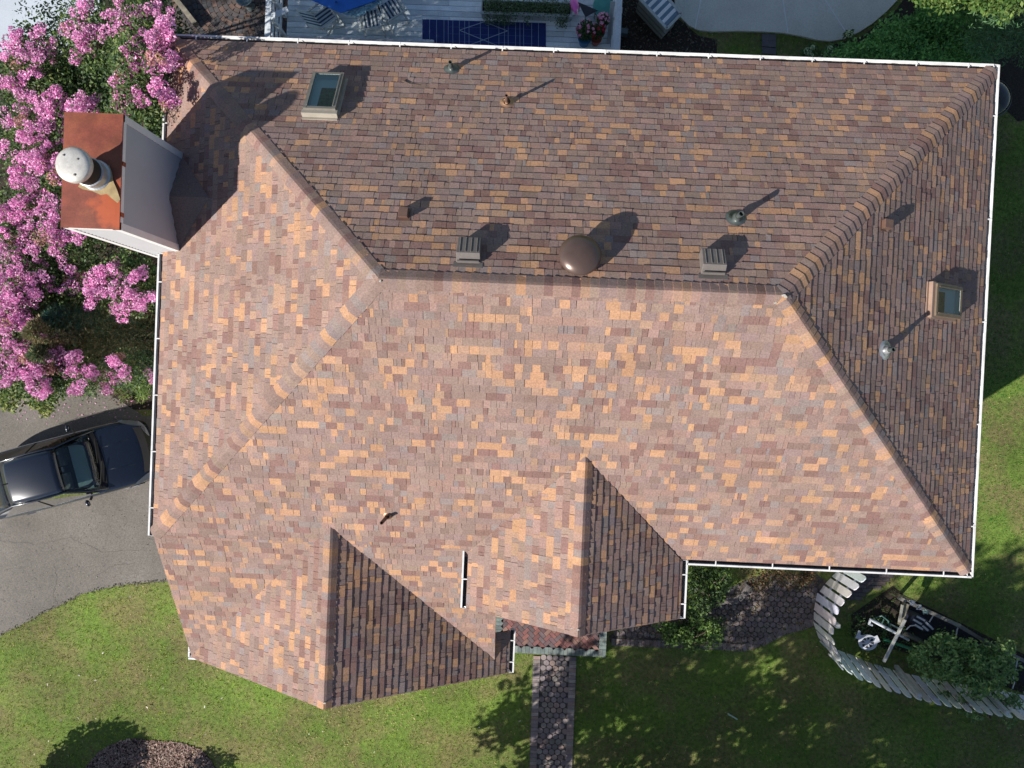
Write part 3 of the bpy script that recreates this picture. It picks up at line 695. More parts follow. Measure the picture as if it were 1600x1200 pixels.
for i in range(-40,60):
    for j in range(-40,60):
        # herringbone in grid units of half a brick
        m_=(i+j)%4  if False else (i-j)%4
        if m_ not in (0,3):continue
        if m_==0:cx_,cy_,rz=(i+1)*s2,(j+.5)*s2,0
        else:cx_,cy_,rz=(i+.5)*s2,(j+1)*s2,math.pi/2
        x=hb[0][0]+(cx_-cy_)*c45;y=hb[0][1]+(cx_+cy_)*c45
        if hb[0][0]+.03<x<hb[1][0]-.03 and hb[0][1]+.03<y<hb[2][1]:
            lvl(mb,(x,y),.198,.098,rz+math.pi/4,bc(r,RB))
o=mb.build("porch_floor",m_brick);setp(o,kind='structure')
chips("path_debris",pc,1500,[(.16,.10,.06),(.10,.07,.05),(.22,.16,.10),(.07,.10,.04)],size=(.02,.06),z=.035,seed=31)
chips("fallen_petals",ccw(A2([(40,600),(235,600),(235,650),(120,665),(20,660)])),160,[(.8,.3,.6),(.7,.4,.55)],size=(.02,.045),z=.02,seed=32)
# circular patio top left
mb=MB();cc=at(381,-6);r=random.Random(9)
sheet("patio_base",ccw(A2([(268,-80),(470,-80),(470,75),(268,75)])),.010,m_soil)
rad=.30
while rad<3.0:
    n=max(8,round(2*math.pi*rad/.17))
    for i in range(n):
        t=6.2832*(i+(.5 if int(rad*10)%2 else 0))/n;x=cc[0]+rad*math.cos(t);y=cc[1]+rad*math.sin(t)
        if x>cc[0]-2.05 and x<cc[0]+1.6 and y<cc[1]+1.2:
            mb.box((x,y,.015),(2*math.pi*rad/n*.92,.125,.03),rz=t+math.pi/2,col=bc(r,[(.085,.075,.08),(.10,.08,.075),(.07,.07,.08),(.15,.10,.085)],.9))
    rad+=.135
o=mb.build("brick_patio",m_brick);setp(o,kind='structure')
# stone edging blocks by the front shrubs
r=random.Random(4)
for i,(x,y,a) in enumerate(((1121,936,.05),(1134,938,.1),(1146,938,.3),(1158,931,.8),(1167,921,1.0))):
    p=at(x,y,.1);mb=MB();mb.box((p[0],p[1],.08),(.26,.20,.16),rz=a,col=(.15,.135,.135),top=.93)
    o=mb.build("edging_stone",m_brick,bevel=.01)
    setp(o,["grey edging stone at the left end of the curved row","grey edging stone second from the left in the curved row","grey edging stone in the middle of the curved row","grey edging stone second from the right in the curved row","grey edging stone at the upper right end of the curved row"][i],"edging stone","stones edging the shrub bed")
# ================================================================ GRASS
area=[];n=210000
gr=np.random.default_rng(21)
x=gr.uniform(-15.6,15.6,n);y=gr.uniform(-11.8,11.8,n)
ok=np.ones(n,bool)
house_in=[(xL+.6,yB),(XCUT-.4,yB)]
for P_ in (drv,pad,bed2,slab,pc,p3,wk,ccw(A2([(268,-80),(975,-80),(975,110),(268,110)]))):
    ok&=~inpoly(x,y,P_)
bm=inpoly(x,y,bedL)|inpoly(x,y,bed3)|inpoly(x,y,mulchp)
ok&=~(bm&(gr.random(n)<.96))
ok&=~((x>xL+.75)&(x<xR-.9)&(y>yB+.7)&(y<yT-.9))
ok&=~((x>xL+.7)&(x<XCUT-.5)&(y>yC+.8)&(y<yB+1))
ok&=~((x>X0-.02)&(x<X1+.02)&(y>Y0-.02)&(y<yB))
ok&=~((x>4.3)&(x<9.2)&(y<yB+1)&(y>-6.0)&(x<7.6))
x=x[ok];y=y[ok];m=len(x)
L=gr.uniform(.035,.085,m);a=gr.uniform(0,6.2832,m);tl_=gr.uniform(.4,1.35,m);wd=gr.uniform(.010,.024,m)
dx=np.cos(a)*np.sin(tl_)*L;dy=np.sin(a)*np.sin(tl_)*L;dz=np.cos(tl_)*L
px_,py_=-np.sin(a)*wd/2,np.cos(a)*wd/2
V=np.zeros((m,3,3));V[:,0]=np.stack([x-px_,y-py_,np.zeros(m)],1);V[:,1]=np.stack([x+px_,y+py_,np.zeros(m)],1);V[:,2]=np.stack([x+dx,y+dy,dz],1)
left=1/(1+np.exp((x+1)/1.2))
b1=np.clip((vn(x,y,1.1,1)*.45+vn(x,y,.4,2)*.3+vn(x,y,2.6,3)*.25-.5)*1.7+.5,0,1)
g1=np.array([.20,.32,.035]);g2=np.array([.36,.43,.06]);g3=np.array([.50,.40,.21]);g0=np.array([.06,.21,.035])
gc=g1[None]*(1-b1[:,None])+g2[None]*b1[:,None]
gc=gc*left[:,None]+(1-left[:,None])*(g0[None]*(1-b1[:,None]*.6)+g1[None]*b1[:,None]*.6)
dry=(gr.random(m)<(np.clip((vn(x,y,.55,7)*.55+vn(x,y,1.7,8)*.45-.50)*3.2,0,.75)*(left*.93+.07)+.025))
gc[dry]=g3;gc*=gr.uniform(.65,1.3,(m,1))
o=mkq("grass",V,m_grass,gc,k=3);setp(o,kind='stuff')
# ================================================================ FOLIAGE
def proj(p):
    q=CR.T@(np.array(p,float)-np.array([0,0,H]));return 800+F_PX*q[0]/-q[2],600-F_PX*q[1]/-q[2]
def open_gap(c):
    x,y=proj(c);return (75<x<250 and 468<y<572)
def leaves(P,size,cols,seed,up=.5,asp=.5,jit=.25,fold=False):
    """P: N x 3 leaf centres -> quads"""
    r=np.random.default_rng(seed);n=len(P);s=r.uniform(size[0],size[1],n)
    nr=r.normal(size=(n,3));nr[:,2]=np.abs(nr[:,2])+up*2;nr/=np.linalg.norm(nr,axis=1)[:,None]
    d=r.normal(size=(n,3));d-=nr*(d*nr).sum(1)[:,None];d/=np.linalg.norm(d,axis=1)[:,None];e=np.cross(nr,d)
    V=np.stack([P-d*s[:,None]/2,P+e*(s*asp/2)[:,None]-d*(s*.05)[:,None],P+d*s[:,None]/2,P-e*(s*asp/2)[:,None]-d*(s*.05)[:,None]],1)
    C=np.array(cols)[r.integers(0,len(cols),n)]*r.uniform(1-jit,1+jit,(n,1));return V,C
def blob(c,rad,n,seed,squash=1.0,shell=.45):
    r=np.random.default_rng(seed);d=r.normal(size=(n,3));d/=np.linalg.norm(d,axis=1)[:,None]
    q=(shell+(1-shell)*r.random(n)**.6)[:,None]*d;q[:,2]*=squash;return np.array(c)[None]+q*rad
GR=[(.06,.12,.03),(.09,.16,.035),(.04,.085,.025),(.15,.20,.06),(.05,.10,.04)]
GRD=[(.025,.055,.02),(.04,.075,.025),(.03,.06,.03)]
PK=[(.89,.40,.73),(.92,.53,.81),(.78,.26,.58),(.94,.64,.85),(.86,.35,.69)]
PKo=[(.62,.32,.30),(.40,.34,.14),(.70,.38,.42)]
def trunk(mb,base,tips,r0=.07,seed=0,n=7):
    r=random.Random(seed)
    for t in tips:
        b=Vector([float(v) for v in base])+Vector((r.uniform(-.08,.08),r.uniform(-.08,.08),0));t=Vector([float(v) for v in t]);m=b.lerp(t,.5)+Vector((r.uniform(-.15,.15),r.uniform(-.15,.15),.3))
        q=b.lerp(m,.5)+Vector((r.uniform(-.06,.06),r.uniform(-.06,.06),.05))
        mb.tube([b,q,m,m.lerp(t,.5)+Vector((r.uniform(-.08,.08),r.uniform(-.08,.08),.08)),t],[r0,r0*.75,r0*.55,r0*.35,r0*.15],n)
# --- crepe myrtles: flower head positions (photo px, height)
FL=[(30,90,4.6),(58,62,4.6),(22,130,4.4),(52,150,4.4),(130,62,5.4),(118,30,5.4),(146,45,5.6),(150,18,5.4),(182,12,5.6),(200,42,6.0),(216,18,5.8),(242,8,6.0),(256,30,6.3),(262,55,6.5),(108,48,5.2),(124,72,5.4),(140,60,5.5),(160,50,5.5),(60,85,4.6),(40,58,4.4),
(215,68,6.2),(222,100,6.3),(205,125,6.0),(190,115,6.0),(212,150,6.2),(250,58,6.5),(267,78,6.7),(247,135,6.5),(252,160,6.5),(192,155,5.8),(200,72,6.0),(228,80,6.2),(236,95,6.4),(196,140,6.0),(208,140,6.0),(265,92,6.7),(243,148,6.5),
(30,140,4.4),(46,130,4.4),(62,168,4.6),(42,182,4.6),(70,148,4.6),(86,152,4.8),(20,200,4.4),(46,215,4.5),(64,210,4.6),(56,240,4.6),(30,258,4.4),(76,258,4.6),(90,236,4.6),(64,85,4.6),(64,105,4.6),(15,75,4.4),(10,110,4.4),(80,190,4.5),(95,170,4.6),(35,240,4.4),(10,232,4.2),(84,180,4.6),(60,255,4.5),(72,228,4.5),(140,160,5.0),(150,170,5.0),(130,170,5.0),(85,275,4.5),(68,280,4.4),(30,285,4.2),(55,300,4.2),
(10,318,4.2),(28,325,4.3),(22,345,4.2),(60,320,4.2),(72,330,4.4),(86,345,4.5),(90,368,4.5),(40,345,4.3),(10,345,4.2),(55,360,4.2),(60,395,4.2),(10,400,4.2),(15,420,4.2),(50,375,4.0),(118,370,4.4),(105,385,4.2),(25,365,4.2),(30,400,4.1),(5,370,4.2),(75,370,4.4),
(108,425,4.2),(97,433,4.2),(115,445,4.2),(70,435,4.0),(62,440,4.0),(95,445,4.0),(185,416,4.5),(196,421,4.5),(211,434,4.5),(180,430,4.5),(160,452,4.4),(193,448,4.5),(197,455,4.5),(146,466,4.3),(218,477,4.5),(155,440,4.4),(207,460,4.5),(183,458,4.3),
(8,455,4.6),(22,462,4.6),(12,480,4.6),(28,495,4.6),(5,505,4.6),(18,520,4.6),(32,512,4.6),(10,535,4.5),(28,540,4.5),(5,555,4.4),(40,470,4.4),(35,485,4.4),(18,440,4.4),(48,530,4.2),(55,545,4.2),(75,520,4.0),
(18,570,4.3),(35,562,4.3),(30,580,4.2),(8,582,4.2),(50,575,4.2),(68,585,4.2),(80,575,4.2),(75,592,4.0),(62,600,4.0),(90,560,4.2),(105,572,4.2),(112,585,4.2),(125,592,4.1),(118,565,4.2),(108,560,4.2),(133,568,4.2),(182,567,4.0),(192,570,4.0),(190,576,3.9),(160,595,3.6),(178,585,3.4),(145,600,3.4),(165,612,2.6),(180,614,2.6),(187,618,2.4),(225,612,2.8),(228,600,3.0),(180,482,4.1),(235,590,3.0),(215,478,4.2)]
_r=random.Random(44)
for _ in range(34):
    _x,_y=_r.uniform(0,95),_r.uniform(425,600)
    if not(75<_x and 468<_y<560):FL.append((_x,_y,_r.uniform(4.0,4.5)))
FL=[f for f in FL if not(f[0]>140 and f[1]>596)]
labs=["crepe myrtle with purple shaded blossom over the pale slab","crepe myrtle covered in pink blossom left of the chimney","pink crepe myrtle reaching over the top left roof corner","crepe myrtle with dense pink blossom above the car","sparser pink crepe myrtle below the chimney"]
roots=[(-11.2,8.2),(-12.2,5.2),(-8.7,7.4),(-12.9,1.6),(-9.6,3.2)]
grp=[[] for _ in roots]
for f in FL:
    p=at(*f);k=min(range(5),key=lambda i:(p[0]-roots[i][0])**2+(p[1]-roots[i][1])**2);grp[k].append(p)
for k,(rt,pts) in enumerate(zip(roots,grp)):
    t=thing("crepe_myrtle",labs[k],"tree",(rt[0],rt[1],0),group="pink crepe myrtles beside the house")
    r=np.random.default_rng(100+k);V=[];C=[];LV=[];LC=[];mb=MB();tips=[]
    for i,p in enumerate(pts):
        edge=p[0]>-8.3
        for j in range(r.integers(2,4)):
            c=p+r.normal(size=3)*np.array([.12,.12,.12]);rad=r.uniform(.10,.175)
            if c[0]+rad>-7.3: c[2]=max(c[2],6.08+max(0,c[0]+rad+7.18)*.6+rad*.8)
            P=np.concatenate([blob(c+r.normal(size=3)*np.array([.07,.07,.05]),rad*r.uniform(.5,.8),60,int(r.integers(1e9)),.8,.7) for q in range(4)])
            pal=PK if r.random()>.07 else PKo
            v,cc_=leaves(P,(.025,.05),pal,int(r.integers(1e9)),up=.1,asp=.85,jit=.18);V.append(v);C.append(cc_*r.uniform(.8,1.1))
        c=p-np.array([0,0,.30]);c[0]=min(c[0],-7.85) if c[2]<6 else min(c[0],-7.5)
        if (open_gap(c) and c[2]>1.5) or proj(c)[1]>604 or (proj(c)[0]>140 and proj(c)[1]>582):continue
        P=blob(c,.52,330,int(r.integers(1e9)),.7,.35);v,cc_=leaves(P,(.05,.095),GR,int(r.integers(1e9)),up=.5);LV.append(v);LC.append(cc_)
        if i%3==0:tips.append(c)
    # filler foliage lower in the crown
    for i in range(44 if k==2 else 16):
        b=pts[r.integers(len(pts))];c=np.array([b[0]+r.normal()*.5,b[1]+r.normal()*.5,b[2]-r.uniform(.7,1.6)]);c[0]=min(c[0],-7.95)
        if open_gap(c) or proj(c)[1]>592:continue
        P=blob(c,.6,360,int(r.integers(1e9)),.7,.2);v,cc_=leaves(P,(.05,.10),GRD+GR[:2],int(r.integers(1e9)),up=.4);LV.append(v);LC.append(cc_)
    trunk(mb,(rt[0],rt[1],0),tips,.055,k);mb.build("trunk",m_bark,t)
    mkq("crown",np.concatenate(LV),m_leaf,np.concatenate(LC),t);mkq("blossom",np.concatenate(V),m_pet,np.concatenate(C),t)
def tree(name,label,cat,base,blobs,leafsize,cols,dens,seed,group=None,r0=.1,asp=.5,up=.5,trunks=True,jit=.25,shell=.3):
    t=thing(name,label,cat,(base[0],base[1],0),group=group);LV=[];LC=[];r=np.random.default_rng(seed)
    for b in blobs:
        c,rad=b[:3],b[3];n=int(dens*rad*rad)
        P=blob(c,rad,n,int(r.integers(1e9)),.8,shell);P=P[P[:,2]>.02];v,cc_=leaves(P,leafsize,cols,int(r.integers(1e9)),up=up,asp=asp,jit=jit);LV.append(v);LC.append(cc_)
    if trunks==1 and r0>.11:
        mb=MB();c_=np.mean([b[:3] for b in blobs],0);mb.tube([(base[0],base[1],0),(base[0],base[1],c_[2]*.5),tuple(c_),tuple(c_+np.array([0,0,1.2]))],[r0,r0*.8,r0*.5,r0*.1],9)
        for b in blobs[:9]:mb.tube([tuple(c_*np.array([1,1,.8])),tuple((c_+np.array(b[:3]))/2),b[:3]],[r0*.4,r0*.25,.02],6)
        mb.build("trunk",m_bark,t)
    elif trunks:
        mb=MB();trunk(mb,(base[0],base[1],0),[b[:3] for b in blobs][:14],r0,seed);mb.build("trunk" if r0>.05 else "stem",m_bark,t)
    mkq("crown",np.concatenate(LV),m_leaf,np.concatenate(LC),t);return t
def B(px,py,z,rad):
    p=at(px,py,z);return (p[0],p[1],z,rad)
def scatter(poly,z0,z1,r0,r1,n,seed):
    q=random.Random(seed);P=np.array(poly);out=[]
    while len(out)<n:
        x,y=q.uniform(P[:,0].min(),P[:,0].max()),q.uniform(P[:,1].min(),P[:,1].max())
        if inpoly(np.array([x]),np.array([y]),poly)[0]:
            z=q.uniform(z0,z1);a=at(x,y,z);out.append((a[0],a[1],z,q.uniform(r0,r1)))
    return out
# low green understorey bushes beneath the myrtles
tree("leafy_shrub","yellow green glossy shrub at the edge of the driveway above the car","shrub",at(50,600,0)[:2],scatter([(0,592),(70,588),(100,600),(96,618),(72,640),(60,625),(0,630)],1.2,1.9,.16,.30,22,5)+[B(70,645,1.0,.16)],(.07,.13),[(.19,.23,.04),(.12,.19,.035),(.26,.28,.07),(.07,.12,.03)],1500,3,r0=.03)
tree("leafy_shrub","dark green shrub under the myrtle blossom near the left eave","shrub",at(215,430,0)[:2],[b for b in scatter([(150,400),(238,410),(236,460),(200,465),(100,460),(110,420)],1.6,2.9,.3,.5,16,6)+scatter([(90,570),(232,572),(225,600),(110,600)],1.2,2.2,.25,.4,14,66) if b[0]<-7.75],(.05,.10),GR+GRD,800,4,r0=.03)
tree("leafy_shrub","green shrub between the chimney and the top left roof corner","shrub",at(220,200,0)[:2],[b for b in scatter([(120,100),(245,120),(248,200),(200,190),(120,160)],2.5,4.2,.3,.55,22,8) if b[0]<-7.8],(.05,.10),GR+GRD,800,5,r0=.03)
tree("leafy_shrub","dark shrub below the blossom at the left edge of the photo","shrub",at(60,420,0)[:2],scatter([(-30,300),(130,380),(130,520),(20,600),(-30,560)],1.2,2.9,.35,.6,36,9),(.05,.10),GR+GRD,700,6,r0=.03)
tree("leafy_shrub","dark shrub below the purple blossom at the upper left","shrub",at(60,180,0)[:2],scatter([(-20,100),(100,90),(110,290),(-20,300)],1.4,3.2,.35,.6,34,19),(.05,.10),GR+GRD,700,16,r0=.03)
tree("grassy_plant","low bright green feathery plant at the driveway edge by the eave","plant",at(205,622,0)[:2],scatter([(150,592),(232,586),(233,622),(205,624),(165,610)],.2,.5,.10,.2,44,7),(.05,.12),[(.20,.32,.06),(.28,.38,.09),(.13,.22,.05)],2400,7,r0=.02,asp=.12)
# columnar evergreens leaning away through perspective
def evergreen(label,base,h,rad,seed,cols):
    t=thing("evergreen",label,"evergreen tree",(base[0],base[1],0),group="feathery evergreens by the left eave");r=np.random.default_rng(seed)
    n=14000;u=r.random(n)**.8;a=r.uniform(0,6.283,n);z=.3+u*(h-.3);lob=1+.25*np.sin(a*3+z*2)+.15*np.sin(a*7-z*5);rr=rad*(1-u)**.45*lob*(.5+.5*r.random(n)**.5)
    P=np.stack([base[0]+np.cos(a)*rr,base[1]+np.sin(a)*rr,z],1);s=r.uniform(.06,.15,n)
    d=np.stack([np.cos(a)*.7,np.sin(a)*.7,np.ones(n)*.9],1)+r.normal(size=(n,3))*.35;d/=np.linalg.norm(d,axis=1)[:,None]
    e=np.cross(d,r.normal(size=(n,3)));e/=np.linalg.norm(e,axis=1)[:,None]
    V=np.stack([P,P+d*(s*.5)[:,None]+e*(s*.10)[:,None],P+d*s[:,None],P+d*(s*.5)[:,None]-e*(s*.10)[:,None]],1)
    c=np.array(cols);k=np.clip((r.random(n)*.5+(1-u)*.75),0,.999);C=c[(k*len(c)).astype(int)]*r.uniform(.7,1.3,(n,1))
    mkq("crown",V,m_leaf,C,t);mb=MB();mb.tube([(base[0],base[1],0),(base[0]+.03,base[1],h*.5),(base[0],base[1],h*.95)],[.07,.05,.01],8);mb.build("trunk",m_bark,t)
EV=[(.06,.15,.13),(.09,.19,.14),(.12,.20,.12),(.20,.24,.12),(.36,.30,.18),(.26,.20,.12)]
evergreen("tall blue green feathery evergreen with browned lower fronds",at(243,518,0)[:2],4.5,.78,31,EV)
evergreen("browned feathery evergreen between the two greener ones",at(236,534,0)[:2],4.9,.7,33,EV[3:]+EV[1:3])
evergreen("smaller grey green evergreen below the blue green one",at(230,560,0)[:2],4.6,.66,32,EV[2:]+EV[:1])
# top right hedge and trees
tree("leafy_shrub","low dark shrub around the feet of the feathery evergreens","shrub",at(180,520,0)[:2],[b for b in scatter([(80,480),(236,470),(236,575),(100,575)],.3,1.1,.25,.45,34,67) if b[0]<-7.85],(.05,.10),GR+GRD,900,68,r0=.02)
tree("hedge","dense green leafy hedge beside the pool surround","hedge",at(1430,75,0)[:2],scatter([(1310,92),(1360,70),(1400,45),(1430,20),(1500,8),(1530,40),(1540,75),(1500,95),(1440,100),(1300,98)],1.1,2.0,.32,.55,75,12)+scatter([(1290,85),(1420,80),(1480,100),(1300,100)],.3,.8,.25,.4,30,13),(.06,.13),[(.12,.32,.09),(.16,.40,.10),(.07,.20,.06),(.22,.46,.12)],1100,14,r0=.05)
tree("broadleaf_tree","yellow green tree catching the sun at the top right edge","tree",at(1500,-10,0)[:2],scatter([(1440,-40),(1600,-40),(1600,2),(1560,8),(1520,-4),(1480,-8),(1450,-8)],3.0,4.4,.3,.55,34,15),(.07,.14),[(.10,.18,.04),(.17,.24,.06),(.06,.13,.03)],900,15,r0=.09)
tree("pine_tree","soft dark green tree at the right edge beside the hedge","tree",at(1600,50,0)[:2],scatter([(1540,30),(1575,25),(1640,20),(1640,80),(1600,80),(1570,72),(1535,85),(1520,60)],2.0,3.8,.3,.55,36,16),(.06,.14),[(.09,.20,.09),(.12,.24,.10),(.06,.14,.06)],1000,17,r0=.08,asp=.2)
# hydrangea heads
hyd=[(1327,53,.7,.095),(1262,80,.6,.10),(1270,74,.62,.06),(1267,86,.55,.07),(1297,76,.6,.075),(1291,82,.55,.06),(1286,87,.5,.06),(1301,83,.6,.07),(1280,92,.5,.06)]
t=thing("hydrangea","low hydrangea with round pale green flower heads near the back gutter","shrub",(*at(1285,88,0)[:2],0))
LV=[];LC=[];mb=MB()
base=at(1285,88,0)
for i,(x,y,z,rd) in enumerate(hyd):
    c=at(x,y,z);mb=MB();mb.tube([base if i else at(1322,60,0),c],[.012,.006],6);mb.build("stem",m_bark,t)
    P=blob(c-np.array([0,0,.05]),.16,70,300+i,.5,.2);v,c_=leaves(P,(.06,.12),[(.05,.12,.03),(.07,.15,.04)],400+i,up=.8);LV.append(v);LC.append(c_)
    P=blob(c,rd,170,500+i,.75,.85);v,c_=leaves(P,(.02,.035),[(.62,.74,.48),(.70,.80,.55),(.55,.68,.40)],600+i,up=.2,asp=.9);mkq("flower_head",v,m_leaf,c_,t)
mkq("leaves",np.concatenate(LV),m_leaf,np.concatenate(LC),t)
# front shrubs
tree("shrub","dark green shrub in the corner beneath the right gable eave","shrub",at(1090,920,0)[:2],[b for b in scatter([(1075,885),(1125,890),(1145,905),(1125,930),(1100,950),(1090,990),(1075,990)],.4,1.3,.2,.36,28,20) if not(b[0]<3.6 and b[1]>-5.0)],(.06,.12),[(.03,.065,.02),(.05,.10,.028),(.10,.17,.035),(.02,.04,.016)],1200,21,r0=.035)
tree("shrub","leafy shrub spreading over the paved strip below the right gable","shrub",at(1045,990,0)[:2],scatter([(1010,975),(1060,972),(1120,975),(1125,1000),(1060,1008),(1020,1000)],.3,.9,.16,.3,26,22),(.06,.12),[(.05,.11,.03),(.08,.16,.035),(.14,.23,.05)],1300,23,r0=.03)
tree("ground_cover","rusty brown and olive ground cover along the front wall","plant",at(1225,895,0)[:2],scatter([(1165,888),(1275,890),(1285,905),(1280,925),(1235,915),(1180,915)],.05,.30,.14,.24,30,24),(.04,.09),[(.12,.07,.035),(.08,.07,.03),(.06,.08,.03),(.20,.10,.05)],1200,25,trunks=False)
tree("garden_shrub","bright leafy shrub growing inside the picket fence","shrub",at(1500,1040,0)[:2],scatter([(1462,1000),(1490,985),(1500,1005),(1545,1005),(1575,1010),(1580,1040),(1595,1075),(1560,1085),(1500,1065),(1450,1050),(1425,1025),(1440,1010)],.9,1.6,.16,.32,70,26),(.07,.14),[(.12,.24,.07),(.19,.33,.10),(.28,.40,.14),(.07,.15,.04)],1000,27,r0=.035)
tree("garden_shrub","pale leafy shrub spilling through the picket fence","shrub",at(1540,1105,0)[:2],scatter([(1460,1080),(1600,1095),(1600,1120),(1560,1130),(1520,1115),(1480,1095)],.4,1.1,.14,.26,30,28),(.07,.14),[(.15,.28,.10),(.23,.36,.14),(.10,.20,.06)],900,29,r0=.03)
tree("small_bush","small yellow green bush by the fence corner","shrub",at(1365,1025,0)[:2],[B(1355,1022,.4,.2),B(1368,1028,.45,.22),B(1372,1018,.4,.18)],(.05,.09),[(.14,.19,.03),(.20,.23,.05)],1500,30,r0=.02)
# ================================================================ DECK
dz=.75
x0d,y0d=at(447,70,dz)[0],yT+.15
x1d=at(957,70,dz)[0]
BL=[(.66,.74,.78),(.62,.70,.76),(.70,.77,.80)]
r=random.Random(12);mb=MB()
y=yT-.3;i=0
while y<12.0:
    xa=x0d
    while xa<x1d-.01:
        Lb=r.choice((1.6,2.4,3.2)) if xa>x0d else r.uniform(.8,3);xb=min(xa+Lb,x1d);mb.box(((xa+xb)/2,y+.068,dz-.015),(xb-xa-.006,.130,.03),col=bc(r,BL));xa=xb
    y+=.142
mb.box(((x0d+x1d)/2,9.2,dz-.14),(x1d-x0d,6.2,.18),col=(.3,.32,.33))
deck=mb.build("deck",m_deck);setp(deck,kind='structure')
def railing(X,ya,yb,label,hs,lean=0):
    t=thing("deck_railing",label,"railing",(X,ya,dz),group="white railings at the deck ends")
    n=3
    for i in range(n):
        yy=ya+(yb-ya)*i/(n-1)+.1;mb=MB();mb.box((X,yy,dz+.55),(.09,.09,1.1),col=(.6,.66,.72));mb.box((X,yy,dz+1.12),(.13,.13,.04),col=(.62,.68,.74));mb.build("post",m_deck,t)
    for h in hs:
        mb=MB();mb.beam((X-.06,ya,dz+h),(X-.06,yb,dz+h),.035,.10,col=(.62,.68,.74));mb.build("rail",m_deck,t)
    mb=MB();mb.box((X-.02,(ya+yb)/2,dz+1.155),(.14,yb-ya,.03),col=(.62,.68,.74));mb.build("top_rail",m_deck,t)
    return t
railing(x0d-.05,yT+.5,11.5,"white railing at the left end of the deck beside the table",(.15,.42,.70,.95))
railing(x1d+.02,yT+.3,11.5,"white railing at the right end of the deck by the flower pots",(.2,.5,.8))
# short angled stair handrail crossing the left railing
a=at(423,28,1.7);b=at(450,15,1.7);mb=MB();mb.beam((a[0],a[1],1.72),(b[0],b[1],1.72),.14,.04,col=(.62,.68,.74));mb.box((a[0]+.03,a[1],.86),(.09,.09,1.68),col=(.6,.66,.72))
o=mb.build("handrail",m_deck);setp(o,"short pale handrail crossing the left deck railing","handrail")
# blue solar mat with white lines
def flat(px,py,z):p=at(px,py,z);return Vector((p[0],p[1],z))
z=dz+.012
q=[flat(660,30,z),flat(853,36,z),flat(853,95,z),flat(660,90,z)]
t=thing("mat","dark blue rectangular mat with white grid and diamond lines on the deck","mat",tuple(q[0]))
mb=MB();mb.prism([(p.x,p.y) for p in (q[0],q[3],q[2],q[1])],dz+.003,z,col=(.012,.03,.16));mb.build("sheet",m_cloth,t)
def mpt(u,v):return q[0].lerp(q[1],u).lerp(q[3].lerp(q[2],u),v)+Vector((0,0,.003))
mb=MB()
for k in (.058,.115,.175,.21,.247,.30,.343,.378,.47,.535,.62,.665,.695,.755,.79,.82,.885,.94):
    mb.beam(mpt(k,0),mpt(k,1),.012,.004,col=(.30,.38,.52))
for k in (.18,.36,.55):mb.beam(mpt(.2,k)-Vector((0,0,.001)),mpt(.9,k)-Vector((0,0,.001)),.006,.003,col=(.10,.16,.38))
zz=Vector((0,0,.002))
for a,b in (((.30,.26),(.50,.02)),((.50,.02),(.69,.24)),((.30,.26),(.70,.75)),((.69,.24),(.32,.72))):
    mb.beam(mpt(*a)+zz,mpt(*b)+zz,.014,.004,col=(.38,.46,.58))
mb.build("line_pattern",m_cloth,t)
# pale ribbed roll lying along the wall
a=at(450,60,dz+.09);b=at(678,68,dz+.09);mb=MB();n=70;V=[];pts=[];rs=[]
yy=max(a[1],yT+.30)
for i in range(n+1):
    pts.append((a[0]+(b[0]-a[0])*i/n,at(565,64,dz+.09)[1],dz+.10));rs.append(.085+(.008 if i%2 else 0))
mb.tube(pts,rs,14,col=(.50,.54,.62));o=mb.build("rolled_cover",m_cloth);setp(o,"pale ribbed rolled up cover lying along the deck edge","cover")
# table with blue cloth
tc=at(540,-22,dz+.72);t=thing("table","round patio table under a bright blue cloth on the deck","table",(tc[0],tc[1],dz))
hw=.75;cn=[]
P4=[flat(532,20,dz+.73),flat(478,-4,dz+.73),flat(545,-70,dz+.73),flat(612,-8,dz+.73)]
mb=MB();mb.prism(ccw([(p.x,p.y) for p in P4]),dz+.70,dz+.735,col=(.03,.17,.62));mb.build("cloth",m_cloth,t)
mb=MB();mb.lathe((tc[0],tc[1],dz+.66),[(.6,0),(.6,.03)],32,col=(.5,.55,.6));mb.tube([(tc[0],tc[1],dz),(tc[0],tc[1],dz+.66)],.05,10,col=(.5,.5,.5));mb.lathe((tc[0],tc[1],dz),[(.3,0),(.28,.04)],20,col=(.4,.4,.4));mb.build("pedestal",m_col,t)
o=MB().tube([flat(525,3,dz+.74),flat(525,3,dz+.98)],.02,8,col=(.02,.02,.03)).build("umbrella_pole",m_col);setp(o,"thin dark pole standing through the blue table cloth","pole")
